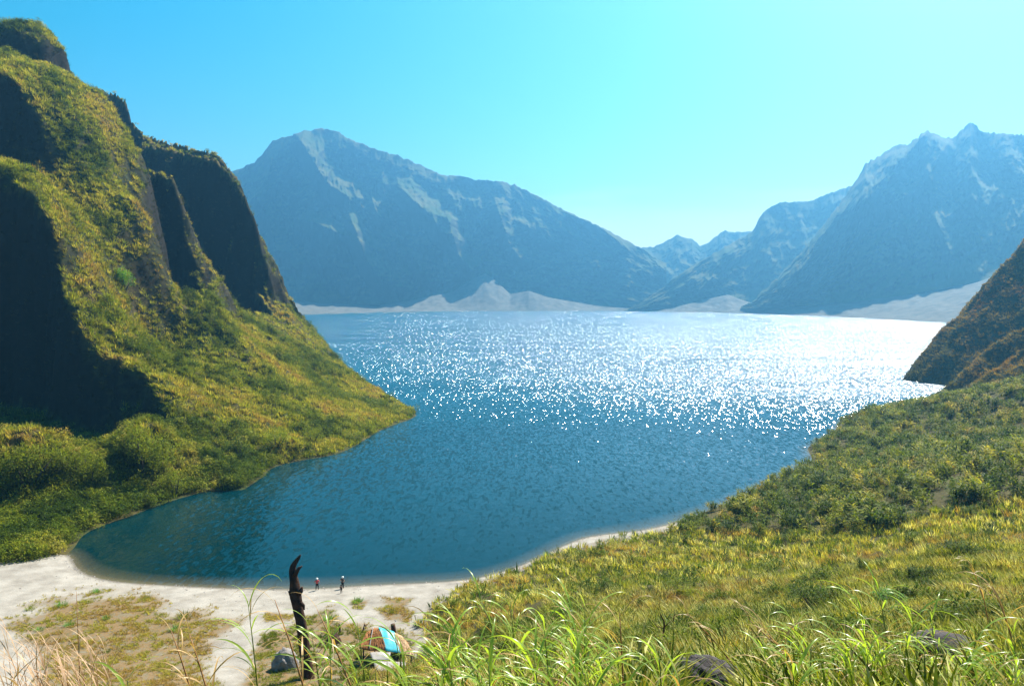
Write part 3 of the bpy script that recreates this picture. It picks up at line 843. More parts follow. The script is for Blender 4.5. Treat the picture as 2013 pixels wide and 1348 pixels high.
# meadow on the bank between the viewpoint and the shore
def sample_ground(n, x0, x1, y0, y1):
    x = rng.uniform(x0, x1, n); y = rng.uniform(y0, y1, n); z = ground_h(x, y)
    px, py, f = proj(x, y, z)
    return x, y, z, px, py
parts = []
for n, y0, y1, dens in ((24000, 5, 30, 0), (42000, 30, 75, 1), (42000, 75, 215, 2)):
    x, y, z, px, py = sample_ground(n, -20 if y0 > 20 else -9, 30 + y1 * 0.72, y0, y1)
    ok = (z > 0.3) & in_frame(x, y, z, 160) & (sdf_poly(px, py, Z_FIELD) > -6 + 26 * fbm(x / 4, y / 4, 3, 3)) & (sdf_poly(px, py, Z_BUSH) < 12)
    parts.append((x[ok], y[ok], z[ok]))
x, y, z = [np.concatenate([q[i] for q in parts]) for i in range(3)]
ROCK_A, ROCK_B = gp(1395, 1350), gp(1850, 1288)
ok = (np.hypot(x - ROCK_A.x, y - ROCK_A.y) > 1.3) & (np.hypot(x - ROCK_B.x, y - ROCK_B.y + 0.6) > 2.0)
ppx_, ppy_, _ = proj(x, y, z)
ok &= ~((np.abs(ppx_ - 1400) < 85) & (y < ROCK_A.y + 0.8)) & ~((np.abs(ppx_ - 1850) < 70) & (y < ROCK_B.y) & (y > ROCK_B.y - 7))
x, y, z = x[ok], y[ok], z[ok]
t = 0.60 + 0.75 * fbm(x / 11, y / 11, 4, 2) + 0.35 * fbm(x / 2.6, y / 2.6, 3, 5)
t = t - 0.12 * sstep(30, 10, y)
col = palette(t + 0.04 + rng.normal(0, 0.16, len(x)), GREENS)
u_ = rng.random(len(x))[:, None]
col = np.where(u_ < 0.20, np.array([0.52, 0.47, 0.17]), np.where(u_ > 0.85, np.array([0.06, 0.10, 0.012]), col))
sc_ = rng.uniform(0.55, 1.05, len(x)) * (1 + 0.9 * fbm(x / 3, y / 3, 3, 4)) * np.interp(y, [5, 30, 90, 150], [0.62, 0.85, 1.15, 1.3])
ix = np.where(y > 85, rng.integers(0, 4, len(x)), rng.integers(10, 14, len(x)))
dk = (fbm(x / 5, y / 5, 3, 6) > 0.27) & (rng.random(len(x)) < 0.4) & (y > 24)
ix = np.where(dk, rng.integers(4, 10, len(x)), ix)
col = np.where(dk[:, None], palette(t * 0.4, GREENS), col); sc_ = np.where(dk, sc_ * 1.25, sc_)
scatter('meadow_grass', np.stack([x, y, z], -1), sc_, ix, col, 'tall yellow-green grass covering the bank down to the shore')
print('meadow', len(x))

# tall canes on the right slope
x, y, z, px, py = sample_ground(60000, 15, 240, 75, 325)
ok = (z > 0.05) & in_frame(x, y, z, 160) & (sdf_poly(px, py, Z_BUSH) > -8 + 10 * fbm(x / 6, y / 6, 3, 3)) & (rng.random(len(x)) < 0.30 + 1.3 * fbm(x / 5, y / 5, 3, 1))
x, y, z = x[ok], y[ok], z[ok]
t = 0.33 + 0.5 * fbm(x / 12, y / 12, 4, 2) + 0.45 * fbm(x / 3, y / 3, 3, 5)
col = palette(t - 0.10 + rng.normal(0, 0.12, len(x)) + 0.38 * (rng.random(len(x)) < 0.22), GREENS)
sc_ = rng.uniform(1.5, 3.2, len(x)) * (1 + 0.6 * fbm(x / 8, y / 8, 3, 4)) * np.interp(z, [0.0, 2.0], [0.6, 1.0])
scatter('cane_thicket', np.stack([x, y, z], -1), sc_, np.where(rng.random(len(x)) < 0.75, rng.integers(4, 7, len(x)), rng.integers(7, 10, len(x))), col, 'dense dark green canes on the right slope above the lake')
print('canes', len(x))

# low dry grass on the beach
x, y, z, px, py = sample_ground(110000, -75, 25, 68, 125)
m = beach_grass(px, py, x, y) * (sdf_poly(px, py, Z_FIELD) < 10)
ok = (z > 0.25) & in_frame(x, y, z, 60) & (rng.random(len(x)) < 0.95 * m * sstep(-0.25, 0.3, fbm(x / 2.2, y / 2.2, 3, 6)))
x, y, z = x[ok], y[ok], z[ok]
px, py, _ = proj(x, y, z)
t = 0.80 + 0.5 * fbm(x / 6, y / 6, 3, 1) - 0.45 * sstep(-6, 12, sdf_poly(px, py, Z_HUT))
col = palette(t + rng.normal(0, 0.09, len(x)), GREENS) * 0.9
scatter('beach_grass', np.stack([x, y, z], -1), rng.uniform(0.16, 0.42, len(x)), rng.integers(0, 4, len(x)), col, 'low dry grass in patches on the pale sand')
print('beach grass', len(x))

# ------------------------------------------------------------------ countable things
def tube(V, F, pts, rad, sides=8, cap=True):
    i0 = len(V); n = len(pts)
    pts = [Vector(p) for p in pts]
    for k, p in enumerate(pts):
        d = (pts[min(k + 1, n - 1)] - pts[max(k - 1, 0)]).normalized()
        u = d.cross(Vector((0.2, 1, 0.1))).normalized(); w = d.cross(u)
        for j in range(sides):
            a = 2 * math.pi * j / sides
            V.append(tuple(p + (u * math.cos(a) + w * math.sin(a)) * rad[k]))
    for k in range(n - 1):
        for j in range(sides):
            a = i0 + k * sides + j; b_ = i0 + k * sides + (j + 1) % sides
            F.append((a, b_, b_ + sides, a + sides))
    if cap:
        for base, r_ in ((i0, 1), (i0 + (n - 1) * sides, 0)):
            V.append(tuple(pts[0] if r_ else pts[-1])); c = len(V) - 1
            for j in range(sides):
                a, b_ = base + j, base + (j + 1) % sides
                F.append((b_, a, c, c) if r_ else (a, b_, c, c))

def poly_mesh(name, V, F, smooth=True):
    me = bpy.data.meshes.new(name)
    me.from_pydata([tuple(v) for v in V], [], [tuple(dict.fromkeys(f)) for f in F])
    for p in me.polygons: p.use_smooth = smooth
    me.update()
    return me

def local(pts, o):
    o = Vector(o); return [tuple(Vector(p) - o) for p in pts]

M['bark'] = simple_mat('weathered_bark', (0.012, 0.008, 0.006), (0.085, 0.04, 0.022), 1.6, 0.9, 0.15, 0.9, 0.08)
M['deadwood'] = simple_mat('grey_deadwood', (0.02, 0.015, 0.012), (0.09, 0.07, 0.05), 5, 0.9, 0.15, 0.5, 0.02)
M['post'] = simple_mat('post_wood', (0.03, 0.014, 0.010), (0.11, 0.05, 0.03), 3, 0.85, 0.2, 0.5, 0.02)
M['thatch'] = simple_mat('brown_thatch', (0.17, 0.065, 0.022), (0.40, 0.18, 0.07), 2.5, 0.9, 0.1, 0.8, 0.05)
M['thatch_pale'] = simple_mat('pale_thatch', (0.30, 0.18, 0.09), (0.50, 0.34, 0.20), 2.5, 0.9, 0.1, 0.8, 0.05)
M['tarp'] = simple_mat('turquoise_tarp', (0.02, 0.30, 0.36), (0.04, 0.42, 0.50), 1.5, 0.45, 0.4, 0.3, 0.05)
M['sheet'] = simple_mat('pale_sheet', (0.24, 0.215, 0.195), (0.34, 0.31, 0.285), 1.2, 0.7, 0.2, 0.3, 0.05)
M['rock_grey'] = simple_mat('grey_rock', (0.14, 0.12, 0.11), (0.30, 0.27, 0.25), 1.5, 0.9, 0.15, 0.8, 0.08)
M['rock_dark'] = simple_mat('dark_lava_rock', (0.015, 0.013, 0.014), (0.10, 0.085, 0.08), 7, 0.9, 0.2, 1.0, 0.04)
M['leaf_green'] = mat_leaf('reed_leaf_green', (0.27, 0.37, 0.045), 0.5, 0.30, 0.5, 0.3)
M['leaf_dry'] = mat_leaf('reed_leaf_dry', (0.40, 0.25, 0.09), 0.35, 0.4, 0.35, 0.3)
M['leaf_pink'] = mat_leaf('dry_grass_leaf', (0.42, 0.27, 0.16), 0.35, 0.5, 0.25, 0.35)
M['leaf_dark'] = mat_leaf('shrub_leaf_dark', (0.06, 0.095, 0.008), 0.4, 0.5, 0.06, 0.4)
M['leaf_bright'] = mat_leaf('shrub_leaf_bright', (0.10, 0.24, 0.018), 0.4, 0.5, 0.15, 0.3)
M['leaf_lush'] = mat_leaf('shrub_leaf_lush', (0.15, 0.18, 0.010), 0.45, 0.5, 0.05, 0.45)
M['stem_green'] = simple_mat('reed_stem_green', (0.10, 0.15, 0.02), (0.22, 0.22, 0.05), 2, 0.5, 0.3, 0.2, 0.01)
M['stem_dry'] = simple_mat('reed_stem_dry', (0.24, 0.10, 0.03), (0.42, 0.21, 0.08), 3, 0.6, 0.25, 0.3, 0.01)

# ---- dead tree on the beach
TB = gp(606, 1332); TD = TB.y
def trunk_pts(l, d0=0.0): return [P(a, c, TD + d0) for a, c in l]
s_px = 0.78 * TD / FPX
path = [(606, 1338), (603, 1310), (599, 1280), (596, 1250), (591, 1220), (585, 1192), (581, 1170), (579, 1150), (577, 1135), (575, 1121), (576, 1113), (581, 1104), (587, 1096), (591, 1090)]
rad = [17, 14.5, 14, 13.5, 13, 13, 14.5, 13, 10.5, 8.5, 7.5, 6, 4.2, 1.6]
dead = tag(empty('dead_tree', TB), 'dead bare brown trunk standing on the sand with a bent forked top', 'tree')
pts = trunk_pts(path); pts[0] = (pts[0][0], TB.y, TB.z - 0.3)
# refine the path and roughen the bark
q = np.array(pts); k = np.linspace(0, len(q) - 1, 70)
q = np.stack([np.interp(k, range(len(q)), q[:, i]) for i in range(3)], -1); rr = np.interp(k, range(len(rad)), rad) * s_px
V, F = [], []
tube(V, F, local(q, TB), rr, 18)
V = np.array(V); 
for i in range(len(V) - 2):
    r_i = rr[min(i // 18, 69)]
    c = q[min(i // 18, 69)] - np.array(TB); d = V[i] - c; L = np.linalg.norm(d) + 1e-9
    f = 0.14 * float(fbm(np.array(V[i][2] * 0.8), np.array((i % 18) * 0.9), 3, 2)) + 0.10 * float(ridged(np.array((i % 18) * 0.55), np.array(V[i][2] * 0.25), 2, 5)) - 0.05
    V[i] = c + d * (1 + f)
link('trunk', poly_mesh('trunk', V, F), M['bark'], dead)
for br, rd in (([(579, 1133), (583, 1124), (588, 1116), (594, 1112)], [6.5, 5.5, 4, 1.5]), ([(586, 1166), (592, 1160), (594, 1153)], [9, 6, 2.5]), ([(572, 1168), (568, 1161), (571, 1164)], [5, 2.5, 1.0]), ([(590, 1185), (597, 1190), (598, 1198)], [7, 4, 1.5])):
    V, F = [], []
    tube(V, F, local(trunk_pts(br, -0.35), TB), [r_ * s_px for r_ in rd], 10)
    link('broken_branch', poly_mesh('broken_branch', V, F), M['bark'], dead)

# ---- rocks
def rock(name, loc, size, seed, mat, label, rough=0.25, sub=4, rz=0.0):
    bm = bmesh.new(); bmesh.ops.create_icosphere(bm, subdivisions=sub, radius=1.0)
    for v_ in bm.verts:
        c = v_.co.copy(); sg = seed * 3.7
        nn = float(fbm(np.array(c.x * 1.3 + sg + c.z), np.array(c.y * 1.3 - c.z * 0.8), 4, seed)) + 0.6 * float(ridged(np.array(c.x * 2 + c.z * 1.3 + sg), np.array(c.y * 2 + c.z), 3, seed + 1)) - 0.3
        v_.co = c * (1 + rough * nn)
        v_.co.z = max(v_.co.z, -0.45)
        v_.co = Vector((v_.co.x * size[0], v_.co.y * size[1], v_.co.z * size[2]))
    me = bpy.data.meshes.new(name); bm.to_mesh(me); bm.free()
    for p in me.polygons: p.use_smooth = True
    o = link(name, me, mat); o.location = loc; o.rotation_euler = (0, 0, rz)
    return tag(o, label, 'rock')
g = gp(562, 1312); rock('boulder', g, (1.35, 1.3, 1.9), 1, M['rock_grey'], 'pale grey boulder at the foot of the dead trunk')
g = gp(656, 1262); rock('boulder', g, (0.75, 0.8, 1.0), 2, M['bark'], 'dark brown boulder on the sand left of the thatched hut', 0.3)
rock('boulder', ROCK_A + Vector((0, 0.1, 0.0)), (0.85, 0.6, 0.46), 3, M['rock_dark'], 'dark rough lava rock at the bottom edge of the photo', 0.30, 5, -0.25)
rock('boulder', ROCK_B, (1.5, 0.8, 0.75), 4, M['rock_dark'], 'flat dark rock half hidden in grass at lower right', 0.3, 4, 0.2)

# ---- thatched hut
HG = gp(762, 1305); HD = HG.y
hut = tag(empty('thatched_hut', HG), 'low hut with brown thatched roof and a turquoise tarp strip across it', 'hut')
def sheet_mesh(name, top, bot, nu=12, nv=10, th=0.10, lump=0.06, seed=1):
    """a thick roof sheet between an upper and a lower edge, each a list of points"""
    def edge(l, t):
        a = np.array(l); kk = np.linspace(0, 1, len(l)); return np.stack([np.interp(t, kk, a[:, i]) for i in range(3)], -1)
    t = np.linspace(0, 1, nu); A, B = edge(top, t), edge(bot, t)
    v_ = np.linspace(0, 1, nv)[:, None, None]
    G = A[None] + (B - A)[None] * v_
    G[:, :, 2] += lump * fbm(G[:, :, 0] * 2.2 + seed, v_[:, :, 0] * 3.0 + G[:, :, 2], 3, seed) + 0.12 * np.sin(np.pi * v_[:, :, 0]) * 0.6
    G2 = G.copy(); G2[:, :, 2] -= th
    V = np.concatenate([G.reshape(-1, 3), G2.reshape(-1, 3)]); m = nu * nv; F = []
    for i in range(nv - 1):
        for j in range(nu - 1):
            a = i * nu + j
            F.append((a, a + nu, a + nu + 1, a + 1)); F.append((m + a, m + a + 1, m + a + nu + 1, m + a + nu))
    rim = [(0, j) for j in range(nu)] + [(i, nu - 1) for i in range(1, nv)] + [(nv - 1, j) for j in range(nu - 2, -1, -1)] + [(i, 0) for i in range(nv - 2, 0, -1)]
    ids = [i * nu + j for i, j in rim]
    for a, c in zip(ids, ids[1:] + ids[:1]): F.append((a, c, m + c, m + a))
    return poly_mesh(name, local(V, HG), F), G
TOPD, EAVD = HD + 1.9, HD - 0.4
def top(*l): return [P(a, c, TOPD) for a, c in l]
def eave(*l): return [P(a, c, EAVD) for a, c in l]
def straw(G, mat, parent, n, seed):
    r = random.Random(seed); V, F = [], []
    nv_, nu_ = G.shape[:2]
    for i in range(n):
        j = r.uniform(0, nu_ - 1.01); a = r.uniform(0, nv_ - 2.5); ln = r.uniform(1.2, 2.6)
        def at(a_, j_):
            a_ = min(a_, nv_ - 1.001); i0, j0 = int(a_), int(j_); fa, fj = a_ - i0, j_ - j0
            return (G[i0, j0] * (1 - fj) + G[i0, j0 + 1] * fj) * (1 - fa) + (G[i0 + 1, j0] * (1 - fj) + G[i0 + 1, j0 + 1] * fj) * fa
        p0 = at(a, j) + np.array([0, 0, 0.02]); p1 = at(a + ln, min(j + r.uniform(-.25, .25), nu_ - 1.01) if j > 0.3 else j) + np.array([0, -0.05, 0.05 + r.uniform(-.02, .06)])
        w = 0.025; k_ = len(V)
        V += [tuple(p0 - (w, 0, 0)), tuple(p0 + (w, 0, 0)), tuple(p1 + (w * .6, 0, 0)), tuple(p1 - (w * .6, 0, 0))]; F.append((k_, k_ + 1, k_ + 2, k_ + 3))
    o = link('straw', poly_mesh('straw', local(V, HG), F, False), mat, parent); o['kind'] = 'stuff'
me_, G = sheet_mesh('thatch_left', top((722, 1241), (735, 1233.5), (746, 1234)), eave((706, 1272), (728, 1277), (760, 1276)), seed=1)
pl = tag(link('thatch_panel', me_, M['thatch'], hut), 'reddish brown left half of the thatched roof'); straw(G, M['thatch'], pl, 260, 1)
V, F = [], []; pp = np.array([G[i, 5] for i in range(10)]) + np.array([0, -0.05, 0.12]); tube(V, F, local(pp, HG), [0.05] * 10, 6); link('batten', poly_mesh('batten', V, F), M['sheet'], pl)
me_, G = sheet_mesh('thatch_right', top((773, 1241), (790, 1249), (800, 1262)), eave((786, 1281), (800, 1286), (815, 1290)), seed=2)
pl = tag(link('thatch_panel', me_, M['thatch_pale'], hut), 'paler tan right half of the thatched roof'); straw(G, M['thatch_pale'], pl, 220, 2)
me_, G = sheet_mesh('tarp', [tuple(np.array(p) + (0, 0, .07)) for p in top((744, 1233.5), (758, 1236), (775, 1242))], [tuple(np.array(p) + (0, -0.1, 0.0)) for p in eave((758, 1277), (775, 1280), (788, 1282))], th=0.03, seed=3)
tag(link('tarp', me_, M['tarp'], hut), 'turquoise tarp strip across the roof')
# rear slope, posts, front sheets
bk = [(p[0], p[1] + 1.9, p[2] - 1.0) for p in top((722, 1241), (746, 1234), (775, 1242), (800, 1262))]
me_, G = sheet_mesh('rear_slope', bk, [(p[0], p[1] + 0.02, p[2] - 0.06) for p in top((722, 1241), (746, 1234), (775, 1242), (800, 1262))], seed=4)
link('rear_thatch', me_, M['thatch'], hut)
for a, c, d in ((714, 1276, EAVD + .2), (752, 1279, EAVD + .2), (782, 1284, EAVD + .2), (808, 1289, EAVD + .2), (736, 1240, TOPD), (788, 1252, TOPD)):
    p = P(a, c, d); V, F = [], []
    tube(V, F, local([(p[0], p[1], float(ground_h(np.array(p[0]), np.array(p[1]))) - 0.2), (p[0] + .03, p[1], p[2])], HG), [0.08, 0.07], 8)
    link('post', poly_mesh('post', V, F), M['post'], hut)
sh_t = [P(a, c, HD - 0.5) for a, c in ((726, 1281), (748, 1280), (768, 1281))]; sh_b = [P(a, c, HD - 1.7) for a, c in ((732, 1296), (750, 1297), (766, 1296))]
me_, G = sheet_mesh('front_sheet', sh_t, sh_b, th=0.03, seed=5); o = link('awning', me_, M['sheet'], hut); o['label'] = 'pale sheet stretched in front of the hut'
sh_t = [P(a, c, HD - 1.9) for a, c in ((734, 1299), (765, 1299), (796, 1300))]; sh_b = [P(a, c, HD - 3.4) for a, c in ((738, 1318), (770, 1320), (800, 1319))]
me_, G = sheet_mesh('ground_sheet', sh_t, sh_b, th=0.03, seed=6); o = link('awning', me_, M['sheet'], hut); o['label'] = 'lower pale sheet in front of the hut'
for a, c in ((748, 1288), (766, 1290)):
    p = P(a, c, HD - 1.0); V, F = [], []
    tube(V, F, local([(p[0], p[1], float(ground_h(np.array(p[0]), np.array(p[1]))) - 0.2), p], HG), [0.06, 0.05], 8); link('post', poly_mesh('post', V, F), M['post'], hut)

# ---- wooden posts on the sand
def post(a, base, tp, r_, label, lean=0.0, twig=None):
    g = gp(a, base); t_ = P(tp[0], tp[1], g.y); V, F = [], []
    rt = [(0, 0, -0.25), ((t_[0] - g.x) * .5 + .02, 0, (t_[2] - g.z) * .5), (t_[0] - g.x, 0, t_[2] - g.z)]
    tube(V, F, rt, [r_ * 1.15, r_, r_ * 0.9], 10)
    o = tag(empty('wooden_post', g), label, 'post', 'wooden posts around the hut'); link('shaft', poly_mesh('shaft', V, F), M['post'], o)
    if twig:
        V, F = [], []; tube(V, F, [tuple(Vector(P(u_, v_, g.y)) - g) for u_, v_ in twig], [0.05, 0.035, 0.02], 6); link('twig', poly_mesh('twig', V, F), M['post'], o)
post(668.5, 1244, (667, 1226), 0.10, 'thin dark post with a side twig left of the hut', twig=[(667.5, 1231), (662, 1228), (658, 1225)])
post(712, 1241, (717, 1226), 0.08, 'dark stick leaning right just left of the hut roof')
post(718.5, 1234, (719, 1228), 0.08, 'short upright stub beside the leaning stick')
post(774, 1243, (772, 1226), 0.28, 'stout brown post standing behind the turquoise tarp')

# ---- people on the shore
M['skin'] = simple_mat('skin', (0.30, 0.17, 0.11), (0.36, 0.21, 0.14), 3, 0.6, 0.3, 0.1, 0.01)
def cloth(name, c): return simple_mat(name, tuple(v_ * 0.85 for v_ in c), c, 6, 0.9, 0.1, 0.3, 0.02)
M['pink'] = cloth('pink_red_cloth', (0.52, 0.07, 0.08)); M['navy'] = cloth('dark_cloth', (0.012, 0.013, 0.018)); M['white'] = cloth('white_cloth', (0.80, 0.80, 0.78)); M['grey'] = cloth('grey_brown_cloth', (0.09, 0.075, 0.07)); M['black'] = cloth('black_cloth', (0.008, 0.008, 0.010)); M['red'] = cloth('red_cloth', (0.5, 0.06, 0.04))
def skin_obj(name, joints, edges, radii, mat, parent, root=0):
    me = bpy.data.meshes.new(name); me.from_pydata(joints, edges, [])
    o = bpy.data.objects.new(name, me); COL.objects.link(o)
    md = o.modifiers.new('skin', 'SKIN'); md.use_smooth_shade = True
    for i, r_ in enumerate(radii): me.skin_vertices[0].data[i].radius = (r_, r_); me.skin_vertices[0].data[i].use_root = (i == root)
    sb = o.modifiers.new('sub', 'SUBSURF'); sb.levels = 1; sb.render_levels = 1
    dg = bpy.context.evaluated_depsgraph_get(); m2 = bpy.data.meshes.new_from_object(o.evaluated_get(dg)); m2.name = name
    bpy.data.objects.remove(o)
    return link(name, m2, mat, parent)
def person(loc, rz, label, top_m, leg_m, H=1.68, arms='hips', hat=True, bend=0.0, stance=0.16, hatm='white'):
    k_ = H / 1.68
    o = tag(empty('person', loc, rz), label, 'person')
    def J(x_, y_, z_): return (x_ * k_, y_ * k_ + bend * max(0, z_ - 0.9) * k_, (z_ - 0.35 * abs(bend) * max(0, z_ - 0.9)) * k_)
    pel, wst, chs, nck, hd, ht = J(0, 0, .92), J(0, 0, 1.08), J(0, -.01, 1.30), J(0, 0, 1.46), J(0, .02, 1.56), J(0, .02, 1.66)
    jt = [pel, wst, chs, nck, hd, ht]; ed = [(0, 1), (1, 2), (2, 3), (3, 4), (4, 5)]; rd = [.13, .12, .14, .055, .095, .07]
    arm = {}
    for sg in (-1, 1):
        b0 = len(jt)
        hip, kn, an, to = J(sg * .09, 0, .86), J(sg * (stance + .09) * .55, .03, .48), J(sg * stance, -.02, .09), J(sg * (stance + .02), .12, .04)
        jt += [hip, kn, an, to]; ed += [(0, b0), (b0, b0 + 1), (b0 + 1, b0 + 2), (b0 + 2, b0 + 3)]; rd += [.085, .06, .042, .035]
        b1 = len(jt)
        if arms == 'hips': al = [J(sg * .19, 0, 1.37), J(sg * .36, -.04, 1.16), J(sg * .20, .08, 1.00), J(sg * .16, .12, .96)]
        else: al = [J(sg * .19, 0, 1.37), J(sg * .23, -.02, 1.10), J(sg * .23, .10, .88), J(sg * .22, .13, .80)]
        jt += al; ed += [(2, b1), (b1, b1 + 1), (b1 + 1, b1 + 2), (b1 + 2, b1 + 3)]; rd += [.06, .045, .034, .028]; arm[sg] = al
    rd = [r_ * k_ for r_ in rd]
    skin_obj('body', jt, ed, rd, M['skin'], o)
    sj = [pel, wst, chs, J(0, 0, 1.42)]; se = [(0, 1), (1, 2), (2, 3)]; sr_ = [.16, .145, .165, .09]
    for sg in (-1, 1):
        b0 = len(sj); sj += [arm[sg][0], tuple(np.array(arm[sg][0]) * .35 + np.array(arm[sg][1]) * .65)]; se += [(2, b0), (b0, b0 + 1)]; sr_ += [.075, .065]
    skin_obj('shirt', sj, se, [r_ * k_ for r_ in sr_], top_m, o)
    tj = [pel]; te = []; tr_ = [.15]
    for i, sg in enumerate((-1, 1)):
        b0 = len(tj); s0 = 6 + i * 8; tj += [jt[s0], jt[s0 + 1], jt[s0 + 2]]; te += [(0, b0), (b0, b0 + 1), (b0 + 1, b0 + 2)]; tr_ += [.10, .078, .06]
    skin_obj('trousers', tj, te, [r_ * k_ for r_ in tr_], leg_m, o)
    if hat:
        V, F = [], []; c = np.array(ht) + (0, 0, -0.01 * k_)
        tube(V, F, [tuple(c + (0, 0.01, -.03)), tuple(c + (0, .01, -.02)), tuple(c + (0, 0, -.015)), tuple(c + (0, 0, .06)), tuple(c + (0, 0, .10))], [.17 * k_, .16 * k_, .115 * k_, .105 * k_, .04 * k_], 14)
        link('hat', poly_mesh('hat', V, F), M[hatm], o)
    else:
        V, F = [], []; c = np.array(ht)
        tube(V, F, [tuple(c + (0, -.02, -.13)), tuple(c + (0, -.02, -.03)), tuple(c + (0, 0, .04)), tuple(c + (0, 0, .07))], [.09 * k_, .115 * k_, .095 * k_, .03 * k_], 12)
        link('hair', poly_mesh('hair', V, F), M['black'], o)
    return o
person(gp(623.5, 1159.5), 0.25, 'person in pinkish red top and white hat, hands on hips at the waterline', M['pink'], M['navy'], 1.68)
person(gp(673.5, 1156.5), -0.4, 'person in a dark grey top and white hat, standing behind a smaller dark figure', M['grey'], M['navy'], 1.7, 'hips', stance=.12)
person(gp(671, 1165.5), 0.6, 'small person in black stooping on the sand in front of a standing white-hatted person', M['black'], M['black'], 1.12, 'down', False, 0.35, .13)

# ---- shrubs and bushes
def bush(loc, size, seed, mat, label, group=None, leaves=900, leaf=0.10, name='bush', cat='bush', stems=5):
    o = tag(empty(name, loc), label, cat, group)
    r = random.Random(seed); V, F = [], []
    lobes = [(r.uniform(-.6, .6), r.uniform(-.6, .6), r.uniform(.35, .8), r.uniform(.22, .42)) for _ in range(11)]
    for i in range(leaves):
        lx, ly, lz, lr = r.choice(lobes)
        d = Vector((r.gauss(0, 1), r.gauss(0, 1), r.gauss(0, 1))).normalized() * lr * r.uniform(0.3, 1.0) ** 0.5
        blade(V, F, ((lx + d.x) * size[0], (ly + d.y) * size[1], max(0.02, lz + d.z) * size[2]), r.uniform(0, 6.28), leaf * max(size) * r.uniform(0.6, 1.4), r.uniform(0.2, 1.9), leaf * max(size) * 0.4, 0.9, 2, r.uniform(-1, 1))
    link('crown', np_mesh('crown', V, F, False), mat, o)
    V, F = [], []
    for i in range(stems):
        lx, ly, lz, lr = lobes[i % len(lobes)]
        tube(V, F, [(lx * .1 * size[0], ly * .1 * size[1], -0.2), (lx * .5 * size[0], ly * .5 * size[1], lz * .5 * size[2]), (lx * size[0], ly * size[1], lz * size[2])], [0.035 * size[2], 0.025 * size[2], 0.008 * size[2]], 6)
    link('trunk', poly_mesh('trunk', V, F), M['deadwood'], o)
    return o
def on_cliff(px, py, d0=120, d1=440):
    t = np.arange(d0, d1, 0.5); dx, dy, dz = ray(px, py); tt = t / dy
    h = CAMZ + dz * tt - cliff_h(dx * tt, t)
    i = int(np.argmax(h < 0)) if np.any(h < 0) else len(t) - 1
    return Vector((dx * tt[i], t[i], float(cliff_h(np.array(dx * tt[i]), np.array(t[i])))))
G_B = 'large bushes at the foot of the left cliff'
for i, (a, c, sz, lab, mt) in enumerate([
    (245, 572, (4.2, 4.0, 7.0), 'bright green round bush high on the sunlit left cliff', 'leaf_bright'),
    (55, 965, (8.5, 7.5, 9.5), 'large leafy bush at the left edge below the dark cliff face', 'leaf_lush'),
    (175, 955, (5.5, 5, 6.5), 'leafy bush in the dip between two larger bushes at the cliff foot', 'leaf_lush'),
    (285, 940, (8.0, 7, 9.5), 'largest rounded bush at the water side of the left cliff foot', 'leaf_lush'),
    (345, 975, (4.2, 4, 5.5), 'bush overhanging the dark green water at the cliff foot', 'leaf_lush'),
    (470, 905, (4.5, 4, 5.5), 'dark bush on the shore right of the largest rounded bush', 'leaf_dark'),
    (545, 885, (4.2, 4, 5.5), 'bush hanging over the shore midway along the left cliff', 'leaf_lush'),
    (615, 872, (3.6, 3.4, 4.6), 'bush on the shore nearest the grassy headland tip', 'leaf_lush')]):
    g = on_cliff(a, c); bush(g, sz, 60 + i, M[mt], lab, G_B if i else None, 2600 if sz[0] > 5 else 1300, 0.075)
for i, (a, c, sz, lab, mt) in enumerate([
    (1600, 1200, (2.3, 2.0, 1.9), 'dark green leafy bush in the middle of the meadow at right', 'leaf_dark'),
    (1745, 1200, (1.4, 1.3, 1.5), 'green leafy bush in the meadow right of the dark bush', 'leaf_bright'),
    (1440, 1285, (0.55, 0.5, 0.95), 'dark shadowy shrub with hanging leaves near the lava rock', 'leaf_dark'),
    (1130, 1105, (2.2, 2, 2.0), 'olive bush close to the curving shore', 'leaf_dark'),
    (1180, 1165, (2.4, 2.2, 1.8), 'green bush in the meadow below the curving shore', 'leaf_dark'),
    (1110, 1225, (2.0, 2.0, 1.7), 'dark green bush behind the tall reeds at bottom centre', 'leaf_dark'),
    (890, 1255, (1.7, 1.6, 1.1), 'green bush right of the sandy path by the hut', 'leaf_lush')]):
    bush(gp(a, c), sz, 80 + i, M[mt], lab, 'bushes in the meadow', 1100, 0.085)

# ---- small bare trees
def bare_tree(name, base, segs, label, D=None, leaves=0, mat='deadwood', cat='tree'):
    g = gp(*base) if D is None else Vector(P(base[0], base[1], D))
    if D is not None: g.z = float(ground_h(np.array(g.x), np.array(g.y)))
    o = tag(empty(name, g), label, cat)
    for i, (pts, rd) in enumerate(segs):
        V, F = [], []; L = [Vector(P(a, c, g.y + 0.15 * (i % 3 - 1) * (k > 0))) - g for k, (a, c) in enumerate(pts)]
        if i == 0: L[0] = Vector((0, 0, -0.2))
        tube(V, F, L, [q_ * g.y / FPX for q_ in rd], 7)
        link('trunk' if i == 0 else 'branch', poly_mesh('branch', V, F), M[mat], o)
    if leaves:
        V, F = [], []; r = random.Random(5)
        for pts, rd in segs[1:]:
            c = Vector(P(*pts[-1], g.y)) - g
            for _ in range(leaves): blade(V, F, (c.x + r.gauss(0, .35), c.y + r.gauss(0, .35), c.z + r.gauss(-.1, .35)), r.uniform(0, 6.28), .3, r.uniform(.3, 1.8), .14, .8, 2)
        link('crown', np_mesh('crown', V, F, False), M['leaf_dark'], o)
    return o
